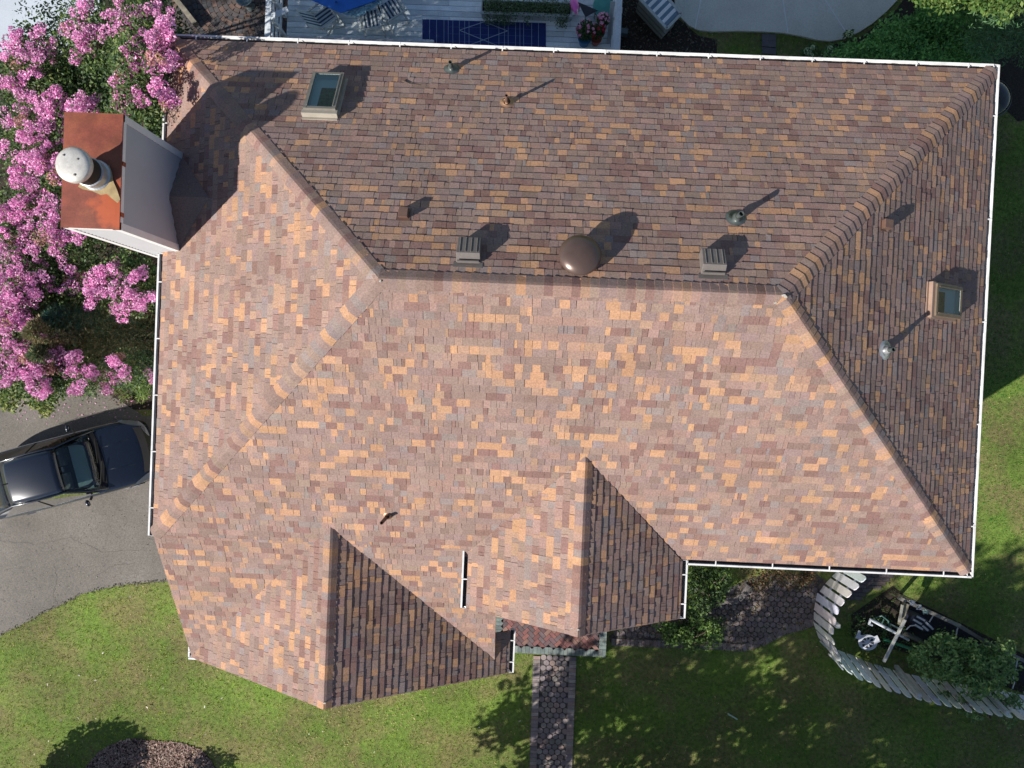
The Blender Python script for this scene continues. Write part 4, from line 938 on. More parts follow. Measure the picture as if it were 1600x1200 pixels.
# crumpled pale cloth
r=random.Random(2);mb=MB();nx=14;V=[]
p0,p1,p2,p3_=flat(537,24,dz+.62),flat(562,28,dz+.62),flat(600,2,dz+.62),flat(575,0,dz+.62)
for j in range(nx):
    for i in range(nx):
        u,v=i/(nx-1),j/(nx-1);p=p0.lerp(p1,u).lerp(p3_.lerp(p2,u),v);V.append((p.x+r.uniform(-.03,.03),p.y+r.uniform(-.03,.03),dz+.66+r.uniform(-.035,.03)))
Fs=[(j*nx+i,j*nx+i+1,(j+1)*nx+i+1,(j+1)*nx+i) for j in range(nx-1) for i in range(nx-1)]
mb.add(V,Fs,(.25,.45,.55));o=mb.build("fringed_cloth",m_cloth);setp(o,"crumpled pale turquoise cloth beside the blue table cloth","cloth")
def chair(px,py,ang,label,str1=(.04,.07,.12),str2=(.45,.52,.56)):
    p=at(px,py,dz+.4);t=thing("patio_chair",label,"chair",(p[0],p[1],dz),rz=ang,group="striped folding chairs on the deck")
    fc_=(.42,.47,.48)
    def part(name,fn,mat=m_deck):
        mb=MB();fn(mb);return mb.build(name,mat,t,local=True)
    for s in (-1,1):
        part("leg",lambda mb:mb.beam((s*.27,-.34,0),(s*.27,.22,.48),.045,.03,col=fc_));part("leg",lambda mb:mb.beam((s*.25,.34,0),(s*.25,-.26,.46),.045,.03,col=fc_))
        part("armrest",lambda mb:mb.box((s*.28,.0,.62),(.06,.5,.025),col=fc_));part("backrest_post",lambda mb:mb.beam((s*.25,.2,.42),(s*.25,.52,1.02),.045,.03,col=fc_))
    def seat(mb):
        n=9
        for i in range(n):mb.box((-.22+.44*(i+.5)/n,0,.44),(.44/n,.46,.02),col=str1 if i%2 else str2)
    def back(mb):
        n=9
        for i in range(n):
            x=-.22+.44*(i+.5)/n;mb.beam((x,.215,.47),(x,.50,.99),.44/n,.018,col=str1 if i%2 else str2,up=(0,-.9,.45))
    part("seat",seat,m_cloth);part("backrest",back,m_cloth)
    part("crossbar",lambda mb:mb.beam((-.27,.51,1.01),(.27,.51,1.01),.03,.05,col=fc_));part("crossbar",lambda mb:mb.beam((-.27,-.33,.03),(.27,-.33,.03),.04,.03,col=fc_))
chair(508,28,R(128),"striped folding chair left of the blue table near the railing")
chair(580,32,R(192),"striped folding chair just below the crumpled turquoise cloth")
chair(612,16,R(215),"striped folding chair at the right of the blue table")
# planter with trailing greenery
a=at(752,14,dz+.35);b=at(893,20,dz+.35);t=thing("planter_box","long weathered planter box with trailing greenery on the deck","planter",(a[0],a[1],dz))
mb=MB();cxp,cyp=(a[0]+b[0])/2,(a[1]+b[1])/2+.10;Lp=b[0]-a[0]
mb.box((cxp,cyp-.16,dz+.16),(Lp,.025,.3),col=(.40,.44,.46));mb.box((cxp,cyp+.16,dz+.16),(Lp,.025,.3),col=(.40,.44,.46));mb.box((cxp,cyp,dz+.03),(Lp,.3,.04),col=(.3,.3,.3))
for s in (-1,1):mb.box((cxp+s*(Lp/2-.012),cyp,dz+.16),(.024,.3,.3),col=(.40,.44,.46))
mb.box((cxp,cyp-.17,dz+.325),(Lp+.04,.07,.025),col=(.44,.48,.50));mb.build("box",m_deck,t)
mb=MB();mb.box((cxp,cyp,dz+.25),(Lp-.06,.27,.02));mb.build("soil",m_soil,t)
r=np.random.default_rng(77);P=np.stack([r.uniform(cxp-Lp/2+.05,cxp+Lp/2-.05,2600),cyp+r.normal(size=2600)*.13,dz+.32+np.abs(r.normal(size=2600))*.1],1)
for tr_ in range(14):
    cx_=r.uniform(cxp-Lp/2,cxp+Lp/2);n=60;u=np.linspace(0,1,n);P=np.concatenate([P,np.stack([cx_+r.normal(size=n)*.05,cyp-.15-u*.22+r.normal(size=n)*.02,dz+.36-u*.25],1)])
v,c_=leaves(P,(.03,.06),[(.05,.12,.04),(.09,.17,.07),(.16,.22,.14)],78,up=.4);mkq("foliage",v,m_leaf,c_,t)
# pink lawn bird ornament
p=at(897,14,dz+.35);t=thing("bird_ornament","bright pink plastic bird ornament beside the planter","ornament",(p[0],p[1],dz))
mb=MB();mb.lathe((p[0]-.05,p[1]+.28,dz+.38),[(.01,0),(.07,.06),(.11,.18),(.10,.3),(.05,.40),(.012,.46)],14,axis=(.25,-1,.15),col=(.80,.16,.55));mb.build("body",m_col,t,smooth=True)
mb=MB();mb.tube([(p[0]+.06,p[1]-.16,dz+.44),(p[0]+.09,p[1]-.22,dz+.55),(p[0]+.07,p[1]-.17,dz+.66)],[.03,.022,.028],8,col=(.80,.16,.55));mb.build("neck",m_col,t,smooth=True)
mb=MB();mb.tube([(p[0]+.07,p[1]-.17,dz+.66),(p[0]+.10,p[1]-.29,dz+.60)],[.025,.008],8,col=(.7,.7,.68));mb.build("beak",m_col,t)
for s in (-.04,.04):mb=MB();mb.tube([(p[0]+s,p[1],dz),(p[0]+s,p[1],dz+.38)],.008,6,col=(.5,.5,.5));mb.build("leg",m_col,t)
# dark triangular tray
q3=[flat(903,3,dz+.4),flat(934,16,dz+.4),flat(915,26,dz+.4)];mb=MB();mb.prism(ccw([(p.x,p.y) for p in q3]),dz+.37,dz+.4,col=(.025,.03,.04))
o=mb.build("corner_shelf",m_col);setp(o,"dark triangular shelf top between the pink ornament and railing","shelf")
c3=sum(q3,Vector())/3;mb=MB()
for p in q3:mb.beam((p.x*.8+c3.x*.2,p.y*.8+c3.y*.2,dz),(p.x*.8+c3.x*.2,p.y*.8+c3.y*.2,dz+.37),.03,.03,col=(.3,.33,.35))
mb.build("leg_frame",m_col,o,local=True)
def pot(px,py,rad,h,pc_,fl,label,seed):
    p=at(px,py,dz+h);t=thing("flower_pot",label,"flower pot",(p[0],p[1],dz),group="potted flowers at the right end of the deck")
    mb=MB();mb.lathe((p[0],p[1],dz),[(rad*.7,0),(rad*.85,h*.5),(rad,h-.05),(rad*1.08,h-.04),(rad*1.08,h),(rad*.9,h),(rad*.88,h-.04)],24,col=pc_);mb.build("pot",m_col,t)
    P=blob((p[0]+.0,p[1]+.10,dz+h+.16),rad*1.5,900,seed,.7,.2);v,c_=leaves(P,(.04,.08),GRD+GR[:3],seed+1,up=.5);mkq("foliage",v,m_leaf,c_,t)
    r=np.random.default_rng(seed);VV=[];CC=[]
    for i in range(26):
        P=blob((p[0],p[1]+.10,dz+h+.2),rad*1.45,1,seed+50+i,.8,.9)[0];v,c_=leaves(blob(P,.03,14,seed+90+i),(.03,.05),fl,seed+i,up=.8,asp=.9);VV.append(v);CC.append(c_)
    mkq("blossom",np.concatenate(VV),m_pet,np.concatenate(CC),t)
pot(914,58,.17,.34,(.03,.14,.28),[(.75,.45,.62),(.8,.3,.5)],"blue pot of pale pink flowers on the deck",700)
pot(932,60,.13,.26,(.35,.08,.06),[(.55,.03,.05),(.5,.02,.1)],"pot of deep red flowers beside the blue pot",720)
pot(941,42,.11,.3,(.5,.5,.5),[(.75,.25,.55),(.85,.6,.7)],"small pot of bright pink flowers against the railing",740)
# teal round float leaning outside the railing
p=at(958,10,.9);mb=MB();mb.lathe((p[0]-.15,p[1],.86),[(.36,0),(.38,.02),(.36,.04)],32,col=(.05,.28,.26));o=mb.build("round_table",m_col);setp(o,"teal round table top just outside the right deck railing","table")
mb=MB();mb.tube([(p[0]-.15,p[1],0),(p[0]-.15,p[1],.86)],.04,8,col=(.4,.4,.4));mb.build("pedestal",m_col,o,local=True)
# tall folded parasol / hose reel posts beyond the railing -> grey paddle boards
for (a,b,wd,lab) in (((957,10),(953,82),.16,"long pale grey plank leaning outside the right deck railing"),((962,34),(960,80),.20,"shorter grey folded lounger leaning by the right railing")):
    p=at(*a,1.1);q=at(*b,.9);mb=MB();mb.beam((p[0],p[1],1.35),(q[0],q[1],.5),wd,.03,col=(.38,.42,.45));o=mb.build("plank" if wd<.18 else "folded_lounger",m_deck);setp(o,lab,"plank" if wd<.18 else "lounger")
# slatted pump box
t=thing("storage_box","grey storage box with striped slatted white lid between deck and pool surround","box",(*at(1010,30,0)[:2],0))
ht=.75;c4=[at(1041,41,ht),at(1061,20,ht),at(1022,-25,ht),at(1000,-4,ht)]
c4=[np.array(c) for c in c4];P2d=ccw([(c[0],c[1]) for c in c4])
mb=MB();mb.prism(P2d,0,ht-.04,col=(.32,.35,.33));mb.build("body",m_deck,t)
mb=MB();ctr=sum(c4)/4;e=[c+(c-ctr)/np.linalg.norm(c-ctr)*.06 for c in c4]
for i in range(4):
    a,b=e[i],e[(i+1)%4];mb.beam((a[0],a[1],ht-.01),(b[0],b[1],ht-.01),.07,.045,col=(.45,.5,.5))
mb.build("lid_frame",m_deck,t)
mb=MB();n=11
for i in range(n):
    u=(i+.5)/n;a=c4[0]*(1-u)+c4[3]*u;b=c4[1]*(1-u)+c4[2]*u;w_=np.linalg.norm(c4[0]-c4[3])/n*.96
    mb.beam((a[0],a[1],ht-.015),(b[0],b[1],ht-.015),w_,.03 if i%2 else .02,col=(.80,.83,.86) if i%2 else (.14,.24,.32))
mb.build("lid",m_deck,t)
for k in (.3,.6):
    a,b=e[0],e[3];mb=MB();mb.beam((a[0],a[1],ht*k),(b[0],b[1],ht*k),.012,.03,col=(.16,.17,.17))
    mb.build("side_rail",m_deck,t)
p=at(974,51,.1);mb=MB();mb.box((p[0],p[1],.12),(.24,.16,.2),rz=-.1,col=(.10,.14,.16),top=.92);o=mb.build("utility_box",m_col,bevel=.01);setp(o,"small dark blue grey utility box on the soil","box")
# urn on the round patio and the dark timber
p=at(381,-4,.5);mb=MB();mb.lathe((p[0],p[1],0),[(.13,0),(.12,.06),(.09,.12),(.16,.3),(.22,.46),(.24,.5),(.20,.5),(.17,.42),(.0,.40)],28,col=(.14,.19,.21));o=mb.build("urn",m_col,smooth=True);setp(o,"dark round urn at the centre of the brick patio","urn")
a=at(268,-10,.3);b=at(304,36,.3);mb=MB();mb.beam((a[0],a[1],.2),(b[0],b[1],.2),.13,.2);o=mb.build("timber",m_wood);setp(o,"dark timber edging the brick patio beside the myrtle","timber")
# stepping stones
r=random.Random(8)
for i,(x,y) in enumerate(((1196,58),(1207,59),(1196,68),(1207,69),(1196,79),(1207,80))):
    p=at(x,y,.03);mb=MB();mb.box((p[0],p[1],.02),(.19,.17,.04),col=(.11,.105,.115));o=mb.build("stepping_paver",m_brick);setp(o,["left dark paver of the pair touching the pool surround","right dark paver of the pair touching the pool surround","left dark paver in the middle of the strip between pool surround and eave","right dark paver in the middle of the strip between pool surround and eave","left dark paver of the pair nearest the back gutter","right dark paver of the pair nearest the back gutter"][i],"paver","pavers between pool surround and house")
# window well cover
p=at(1551,153,.1);t=thing("window_well","round clear domed window well cover half hidden by the right eave","window well",(p[0],p[1],0))
mb=MB();n=40
ring=[(p[0]+.50*math.cos(i*6.2832/n),p[1]+.50*math.sin(i*6.2832/n),.10) for i in range(n+1)];mb.tube(ring,.02,8,cap=False);mb.build("rim",m_lead,t)
mb=MB();V=[];Fs=[]
for j in range(7):
    for i in range(n):
        ph=j/6*math.pi/2;V.append((p[0]+.49*math.cos(ph)*math.cos(i*6.2832/n),p[1]+.49*math.cos(ph)*math.sin(i*6.2832/n),.11+.16*math.sin(ph)))
for j in range(6):
    for i in range(n):i2=(i+1)%n;Fs.append((j*n+i,j*n+i2,(j+1)*n+i2,(j+1)*n+i))
mb.add(V,Fs);mb.build("cover",m_leafglass,t,smooth=True)
# small stick on the front lawn
a=flat(1137,1115,.09);b=flat(1152,1124,.09);mb=MB();mb.tube([a,b],.02,8,col=(.35,.5,.45));o=mb.build("garden_stick",m_col);setp(o,"pale green stick lying in the shaded front lawn","stick")
# ================================================================ PICKET FENCE
base=[(1316,884),(1302,898),(1289,912),(1276,930),(1272,950),(1271,972),(1277,990),(1291,1004),(1308,1014),(1330,1022),(1356,1033),(1384,1042),(1412,1050),(1440,1056),(1470,1062),(1505,1068),(1545,1074),(1590,1083),(1640,1094)]
bp=[Vector((*at(x,y,0)[:2],0)) for x,y in base]
cum=[0]
for i in range(len(bp)-1):cum.append(cum[-1]+(bp[i+1]-bp[i]).length)
def along(s):
    for i in range(len(bp)-1):
        if s<=cum[i+1] or i==len(bp)-2:
            t=(s-cum[i])/(cum[i+1]-cum[i]);return bp[i].lerp(bp[i+1],t),(bp[i+1]-bp[i]).normalized()
t=thing("picket_fence","weathered white picket fence curving round the garden corner","fence",tuple(bp[4]))
r=random.Random(33);s=.05;k=0;hgt=1.38
while s<cum[-1]:
    p,d=along(s);nr_=Vector((d.y,-d.x,0));first=s<cum[6]
    lean=Vector((-.02,.03,0)) if first else Vector((-.10,-.20,0))
    lean=lean+Vector((r.uniform(-.02,.02),r.uniform(-.02,.02),0));h=hgt+r.uniform(-.04,.03)
    w_=.205 if first else .195;c=(.86,.88,.90);c=tuple(v*r.uniform(.82,1.05) for v in c)
    mb=MB();n=6;top=[(-w_/2,h-.13),(-w_/2*.9,h-.05),(-w_/4,h),(w_/4,h),(w_/2*.9,h-.05),(w_/2,h-.13)]
    prof=[(-w_/2,.05)]+top+[(w_/2,.05)];V=[]
    for off in (0,.02):
        for u,hz in prof:V.append(p+d*u+nr_*off+lean*(hz/h)+Vector((0,0,hz)))
    m_=len(prof);mb.add(V,[tuple(range(m_)),tuple(range(m_,2*m_))[::-1]]+[(i,(i+1)%m_,m_+(i+1)%m_,m_+i) for i in range(m_)],c)
    mb.build("picket",m_deck,t)
    s+=.265 if first else .268;k+=1
for hz in (.35,1.0):
    for i in range(len(bp)-1):
        f1=.12 if False else 0
    mb=MB()
    for i in range(len(bp)-1):
        l=lambda j:(Vector((-.02,.03,0)) if cum[j]<cum[6] else Vector((-.10,-.20,0)))*(hz/hgt)
        d=(bp[i+1]-bp[i]).normalized();nr_=Vector((d.y,-d.x,0))*(1 if i>=6 else -.7);mb.beam(bp[i]+l(i)+nr_*.045+Vector((0,0,hz)),bp[i+1]+l(i+1)+nr_*.045+Vector((0,0,hz)),.04,.08,col=(.5,.52,.54))
    mb.build("rail",m_deck,t)
for s in (1.5,cum[6]+.05,cum[6]+2.4,cum[6]+4.7):
    p,d=along(s);nr_=Vector((d.y,-d.x,0));mb=MB();l=(Vector((-.02,.03,0)) if s<cum[6] else Vector((-.10,-.20,0)))
    q=p+nr_*(-.09);mb.beam(q,q+l+Vector((0,0,1.36)),.10,.10,col=(.55,.56,.55));mb.build("post",m_deck,t)
# ================================================================ GARDEN ENCLOSURE
m_net=M("black_fabric",(.014,.014,.018),.9,blotch=(3,.3))
gb=ccw(A2([(1395,915),(1412,930),(1505,975),(1600,1022),(1700,1075),(1700,1120),(1590,1080),(1480,1040),(1400,1015),(1345,1010),(1330,990),(1330,960)]))
sheet("garden_soil",gb,.009,m_soil)
gf=ccw(A2([(1418,945),(1505,985),(1600,1030),(1690,1075),(1690,1100),(1590,1065),(1500,1020),(1440,1003),(1398,990)]))
mb=MB();mb.prism(gf,.0,.03);o=mb.build("ground_sheet",m_net);setp(o,"black landscape fabric on the ground inside the wooden frame","ground sheet")
t=thing("trellis","long weathered wooden frame around the black garden fabric","garden frame",(*at(1415,940,0)[:2],0))
zf=.95;W=lambda x,y,z=zf:Vector(at(x,y,z))
def bar(name,a,b,w_,h_,col=(.17,.15,.11),za=zf,zb=zf):mb=MB();mb.beam(W(*a,za),W(*b,zb),w_,h_,col=col);return mb.build(name,m_deck,t)
bar("rail",(1404,934),(1500,978),.09,.07,(.22,.21,.18));bar("rail",(1500,978),(1540,1003),.09,.07,(.14,.13,.11));bar("rail",(1540,1003),(1640,1052),.09,.07,(.19,.19,.18))
bar("rail",(1418,940),(1406,976),.10,.07,(.22,.20,.14));bar("rail",(1410,990),(1560,1060),.06,.05,(.16,.15,.12),.5,.5)
bar("post",(1413,936),(1405,930),.09,.09,(.20,.18,.13),zf,0);bar("post",(1541,1003),(1535,1000),.10,.10,(.10,.11,.08),zf,0);bar("post",(1541,1004),(1539,1022),.10,.06,(.10,.11,.08))
bar("rail",(1600,1082),(1640,1098),.06,.06,(.3,.33,.36))
bar("gate_bar",(1414,968),(1381,1034),.065,.05,(.46,.47,.46),1.15,1.05);bar("gate_bar",(1410,945),(1405,972),.05,.05,(.30,.30,.27),1.1,1.1)
bar("lower_rail",(1470,965),(1540,1003),.04,.03,(.10,.10,.10),.6,.6);bar("lower_rail",(1545,1020),(1640,1060),.06,.04,(.06,.07,.08),.5,.5)
tree("ground_cover","low green weeds around the pale ornament inside the fence","plant",at(1350,1000,0)[:2],scatter([(1335,960),(1400,975),(1440,1005),(1420,1020),(1340,1020),(1325,990)],.05,.25,.10,.2,40,81),(.04,.09),[(.08,.17,.05),(.13,.24,.07),(.06,.11,.04)],900,82,trunks=False)
# loose things inside
def solo(name,mat,label,cat,fn,smooth=False,group=None):
    mb=MB();fn(mb);o=mb.build(name,mat,smooth=smooth);setp(o,label,cat,group);return o
solo("green_pole",m_col,"bright green plastic pole lying beside the white ornament","pole",lambda mb:mb.tube([W(1381,999,.35),W(1432,1017,.35)],.035,10,col=(.05,.30,.14)))
solo("drain_pipe",m_col,"pale blue white pipe with a hooked end inside the fence","pipe",lambda mb:mb.tube([W(1363,977,.5),W(1358,975,.5),W(1360,968,.52),W(1368,972,.5),W(1420,1000,.4)],[.03,.035,.045,.045,.035],10,col=(.55,.60,.68)))
solo("garden_hose",m_col,"dark green hose loop behind the pale pipe","hose",lambda mb:mb.tube([W(1366,966,.3),W(1378,962,.45),W(1388,970,.5),W(1390,985,.3),W(1376,978,.25),W(1384,962,.3)],.022,8,col=(.05,.13,.11)))
solo("stake",m_col,"weathered wooden stake among the tools inside the fence","stake",lambda mb:mb.beam(W(1408,985,.4),W(1455,1010,.3),.05,.04,col=(.17,.16,.13)))
solo("stake",m_col,"grey blue stake lying right of the hose","stake",lambda mb:mb.beam(W(1390,975,.4),W(1440,1000,.3),.05,.04,col=(.10,.15,.16)))
# flat white ornament with cut-outs
p=W(1356,1004,.55);r=random.Random(6)
mb=MB();n=28;out=[]
for i in range(n):
    a=i*6.2832/n;rr=.25
    out.append((p.x+rr*math.cos(a),p.y+rr*math.sin(a)*.85))
V=[(x,y,.56) for x,y in out]+[(p.x+.175*math.cos(i*6.2832/n),p.y+.15*math.sin(i*6.2832/n),.56) for i in range(n)]
V+=[(x,y,.53) for x,y,z in V]
Fs=[(i,(i+1)%n,n+(i+1)%n,n+i) for i in range(n)]+[(2*n+i,3*n+i,3*n+(i+1)%n,2*n+(i+1)%n) for i in range(n)]+[(i,2*n+i,2*n+(i+1)%n,(i+1)%n) for i in range(n)]+[(n+i,n+(i+1)%n,3*n+(i+1)%n,3*n+i) for i in range(n)]
mb.add(V,Fs,(.55,.58,.66))
mb.prism(ccw([(p.x-.20,p.y+.08),(p.x-.34,p.y+.10),(p.x-.26,p.y+.32),(p.x-.21,p.y+.30),(p.x-.21,p.y+.19),(p.x-.10,p.y+.19)]),.531,.558,(.55,.58,.66));mb.prism(ccw([(p.x+.13,p.y+.16),(p.x+.24,p.y+.21),(p.x+.33,p.y+.04),(p.x+.22,p.y-.02)]),.531,.558,(.55,.58,.66))
for k in range(4):
    a=k*math.pi/4+.3;mb.beam((p.x-.19*math.cos(a),p.y-.16*math.sin(a),.545-k*.004),(p.x+.19*math.cos(a),p.y+.16*math.sin(a),.545-k*.004),.035+.01*(k%2),.014,col=(.53,.56,.64))
mb.tube([(p.x,p.y-.1,0),(p.x,p.y-.1,.53)],.015,6,col=(.3,.3,.3))
o=mb.build("cutout_ornament",m_col);setp(o,"flat pale grey ornament with cut out holes near the fence corner","ornament")
# dark oval basket with white slats and ribbon
p=W(1440,974,.5);t=thing("slatted_basket","dark oval basket with white slats on the black fabric","basket",(p.x,p.y,0))
mb=MB();n=24;ax=Vector((.86,-.5,0)).normalized();ay=Vector((.5,.86,0))
mb.prism([( (p+ax*.33*math.cos(i*6.2832/n)+ay*.17*math.sin(i*6.2832/n)).x,(p+ax*.33*math.cos(i*6.2832/n)+ay*.17*math.sin(i*6.2832/n)).y) for i in range(n)],.03,.5,(.03,.035,.06));mb.build("body",m_col,t)
for a,b in (((-.22,.09),(.02,.11)),((.06,.09),(.33,.03)),((-.25,-.03),(.0,-.02)),((.05,-.04),(.24,-.07)),((-.14,-.13),(.10,-.12))):
    mb=MB();mb.beam(p+ax*a[0]+ay*a[1]+Vector((0,0,.02)),p+ax*b[0]+ay*b[1]+Vector((0,0,.02)),.05,.03,col=(.62,.65,.72));mb.build("slat",m_col,t)
for i,(pts_,lab) in enumerate((([(1416,984),(1422,978),(1432,977)],"thin white ribbon left of the slatted basket"),([(1452,972),(1458,962),(1455,957)],"white ribbon scrap above the slatted basket"),([(1494,995),(1495,986),(1497,980)],"white tie hanging from the frame rail above the shrub"),([(1518,1012),(1532,1007)],"short white tie near the middle post"),([(1515,1017),(1524,1028),(1530,1040)],"pale curling tie among the shrub leaves"),([(1549,1010),(1550,1020),(1555,1028)],"white tie right of the middle post"),([(1590,1030),(1588,1040),(1586,1050)],"white tie near the right edge of the photo"),([(1583,1056),(1585,1066),(1582,1076)],"lower white tie near the right edge of the photo"))):
    pp_=[W(x,y,.6) for x,y in pts_];mb=MB();mb.tube(pp_,.016,6,col=(.6,.62,.68));o=mb.build("plant_tie",m_col);setp(o,lab,"plant tie","white ties in the garden frame")
for i,(x,y,lab) in enumerate(((1426,941,"crumpled white plastic scrap at the frame corner"),(1437,948,"pale plastic scrap along the top frame rail"),(1447,955,"greenish plastic scrap right of the others on the rail"))):
    c=W(x,y,1.0);r=random.Random(i);mb=MB();V=[];n=6
    for j in range(n):
        for k in range(n):V.append(c+Vector(((k-n/2)*.028,(j-n/2)*.025,r.uniform(-.03,.03))))
    mb.add(V,[(j*n+k,j*n+k+1,(j+1)*n+k+1,(j+1)*n+k) for j in range(n-1) for k in range(n-1)],(.42,.46,.52) if i<2 else (.28,.42,.40));o=mb.build("plastic_scrap",m_col);setp(o,lab,"scrap","plastic scraps on the garden frame")
# ================================================================ CAR
ns=Vector(at(238,698,.55));ns.z=0;bk=Vector(at(117,729,1.0));bk.z=0
fwd=(ns-bk).normalized();ang=math.atan2(fwd.y,fwd.x)
car=thing("parked_car","shiny dark blue sedan parked nose towards the house on the driveway","car",(ns.x,ns.y,.012),rz=ang)
# local: x forward, nose at x=0, tail x=-4.75
ST=[(0,.56,.40,.52,.50),(-.05,.70,.30,.62,.58),(-.16,.80,.24,.70,.66),(-.40,.875,.20,.76,.76),(-.80,.915,.18,.82,.87),(-1.20,.925,.18,.88,.955),(-1.50,.925,.18,.91,1.0),(-2.1,.925,.18,.93,1.02),(-2.9,.925,.18,.95,1.02),(-3.6,.92,.18,.97,1.03),(-4.15,.90,.22,.96,1.04),(-4.5,.86,.28,.94,1.02),(-4.68,.78,.34,.85,.93),(-4.75,.66,.42,.75,.80)]
V=[];Fs=[]
def ringpts(x,w_,zb,zs,zt):
    half=[(0,zb),(w_*.80,zb),(w_*.96,zb+.10),(w_,(zb+zs)/2-.02),(w_*.985,zs-.08),(w_*.93,zs),(w_*.84,zs+(zt-zs)*.55),(w_*.62,zs+(zt-zs)*.86),(w_*.3,zt-.004),(0,zt)]
    return [(x,y,z) for y,z in half]+[(x,-y,z) for y,z in half[-2:0:-1]]
for s_ in ST:V+=ringpts(*s_)
m_=18
for i in range(len(ST)-1):
    for k in range(m_):
        if ST[i][0] in (-1.5,-2.1,-2.9) and k in (7,8,9,10):continue
        Fs.append((i*m_+k,i*m_+(k+1)%m_,(i+1)*m_+(k+1)%m_,(i+1)*m_+k))
Fs+=[tuple(range(m_))[::-1],tuple((len(ST)-1)*m_+k for k in range(m_))]
body=mk("body",V,Fs,m_paint,car,None,True,True);sm=body.modifiers.new('s','SUBSURF');sm.levels=2;sm.render_levels=2
# cabin: roof skin, glass
CS=[(-1.28,.78,.985,.70,.99),(-2.08,.84,1.0,.585,1.40),(-2.5,.85,1.01,.60,1.455),(-3.0,.85,1.02,.60,1.46),(-3.5,.84,1.02,.58,1.41),(-4.22,.76,1.03,.62,1.06)]
def roofrow(x,wr,zr,n=9):
    return [(x,wr*(2*k/(n-1)-1),zr-.05*abs(2*k/(n-1)-1)**2.5) for k in range(n)]
V=[];Fs=[];rows=[(-2.06,.585,1.40),(-2.25,.592,1.43),(-2.5,.60,1.455),(-2.8,.602,1.465),(-3.1,.60,1.455),(-3.4,.585,1.425),(-3.55,.575,1.40)]
for rw in rows:V+=roofrow(*rw)
for i in range(len(rows)-1):
    for k in range(8):Fs.append((i*9+k,i*9+k+1,(i+1)*9+k+1,(i+1)*9+k)[::-1])
rf=mk("roof_panel",V,Fs,m_paint,car,None,True,True);so=rf.modifiers.new('t','SOLIDIFY');so.thickness=.03;so.offset=-1
def patch(name,mat,A,B_,n=9,bow=.04,th=.006):
    """A,B_: two edges (each two end points), bowed outward in z"""
    V=[];Fs=[];m2=7
    for j in range(m2):
        v=j/(m2-1)
        for k in range(n):
            u=k/(n-1);p=Vector(A[0]).lerp(Vector(A[1]),u).lerp(Vector(B_[0]).lerp(Vector(B_[1]),u),v);bx=4*u*(1-u)
            e_=1-abs(2*v-1)**2;p+=Vector((bow*bx*(1-v)*1.6,0,bow*bx*.6+.03*e_));V.append(p)
    for j in range(m2-1):
        for k in range(n-1):Fs.append((j*n+k,j*n+k+1,(j+1)*n+k+1,(j+1)*n+k))
    o=mk(name,V,Fs,mat,car,None,True,True);s=o.modifiers.new('t','SOLIDIFY');s.thickness=th;return o
patch("windshield",m_carglass,((-1.36,-.74,.995),(-1.36,.74,.995)),((-2.07,-.565,1.385),(-2.07,.565,1.385)),bow=.04)
patch("rear_window",m_carglass,((-3.54,-.56,1.385),(-3.54,.56,1.385)),((-4.25,-.70,1.05),(-4.25,.70,1.05)),bow=.0)
for s in (-1,1):
    mb=MB()
    # A pillar, roof rail, C pillar, B pillar
    mb.tube([(-1.18,s*.80,.955),(-1.6,s*.72,1.19),(-2.08,s*.60,1.375),(-2.5,s*.622,1.425),(-3.0,s*.622,1.43),(-3.5,s*.60,1.385),(-3.95,s*.66,1.2),(-4.4,s*.74,1.03)],[.024,.024,.024,.022,.022,.03,.05,.06],8)
    mb.build("pillar",m_paint,car,smooth=True,local=True)
    mb=MB();mb.beam((-2.72,s*.865,1.0),(-2.78,s*.635,1.42),.07,.02);mb.build("centre_pillar",m_plast,car,local=True)
    V=[(-1.42,s*.845,.985),(-2.70,s*.868,1.005),(-4.05,s*.84,1.025),(-3.5,s*.625,1.38),(-2.72,s*.645,1.42),(-2.12,s*.625,1.38)]
    mk("side_window",V,[(0,1,4,5),(1,2,3,4)],m_carglass2,car,None,False,True)
    mb=MB();mb.tube([(-1.3,s*.86,.985),(-2.0,s*.872,.998),(-3.0,s*.878,1.012),(-4.1,s*.85,1.035)],.005,6);mb.build("belt_trim",m_chrome,car,local=True)
    mb=MB();mb.beam((-1.66,s*.88,1.0),(-1.70,s*.97,1.04),.05,.04);mb.build("mirror_arm",m_plast,car,local=True)
    mb=MB();mb.lathe((-1.78,s*1.03,1.06),[(.02,-.09),(.05,-.06),(.056,0),(.05,.06),(.02,.09)],14,axis=(.25,s*1,0));q=mb.build("side_mirror",m_paint,car,smooth=True,local=True)
    # headlight, wrap round
    mb=MB();V=[(-.02,s*.60,.60),(-.12,s*.76,.66),(-.42,s*.865,.74),(-.62,s*.885,.79),(-.50,s*.80,.795),(-.22,s*.66,.735)]
    V=[(x+.01,y*1.01,z+.012) for x,y,z in V];mk("headlight",V,[(0,1,5),(1,2,4,5),(2,3,4)],M("headlight_lens",(.07,.08,.09),.1,coat=.9),car,None,False,True)
    for xw in (-.92,-3.72):
        mb=MB();mb.lathe((xw,s*.80,.33),[(.20,-.11),(.31,-.11),(.335,-.07),(.335,.07),(.31,.11),(.2,.11)],32,axis=(0,s,0));wh=mb.build("wheel",m_tyre,car,smooth=False,local=True)
        mb=MB();mb.lathe((xw,s*.83,.33),[(.21,.04),(.21,.075),(.17,.08)],24,axis=(0,s,0))
        for k in range(5):
            a=k*1.2566;mb.beam((xw,s*.91,.33),(xw+.19*math.cos(a),s*.91,.33+.19*math.sin(a)),.04,.02)
        mb.build("rim",m_chrome,wh,local=True)
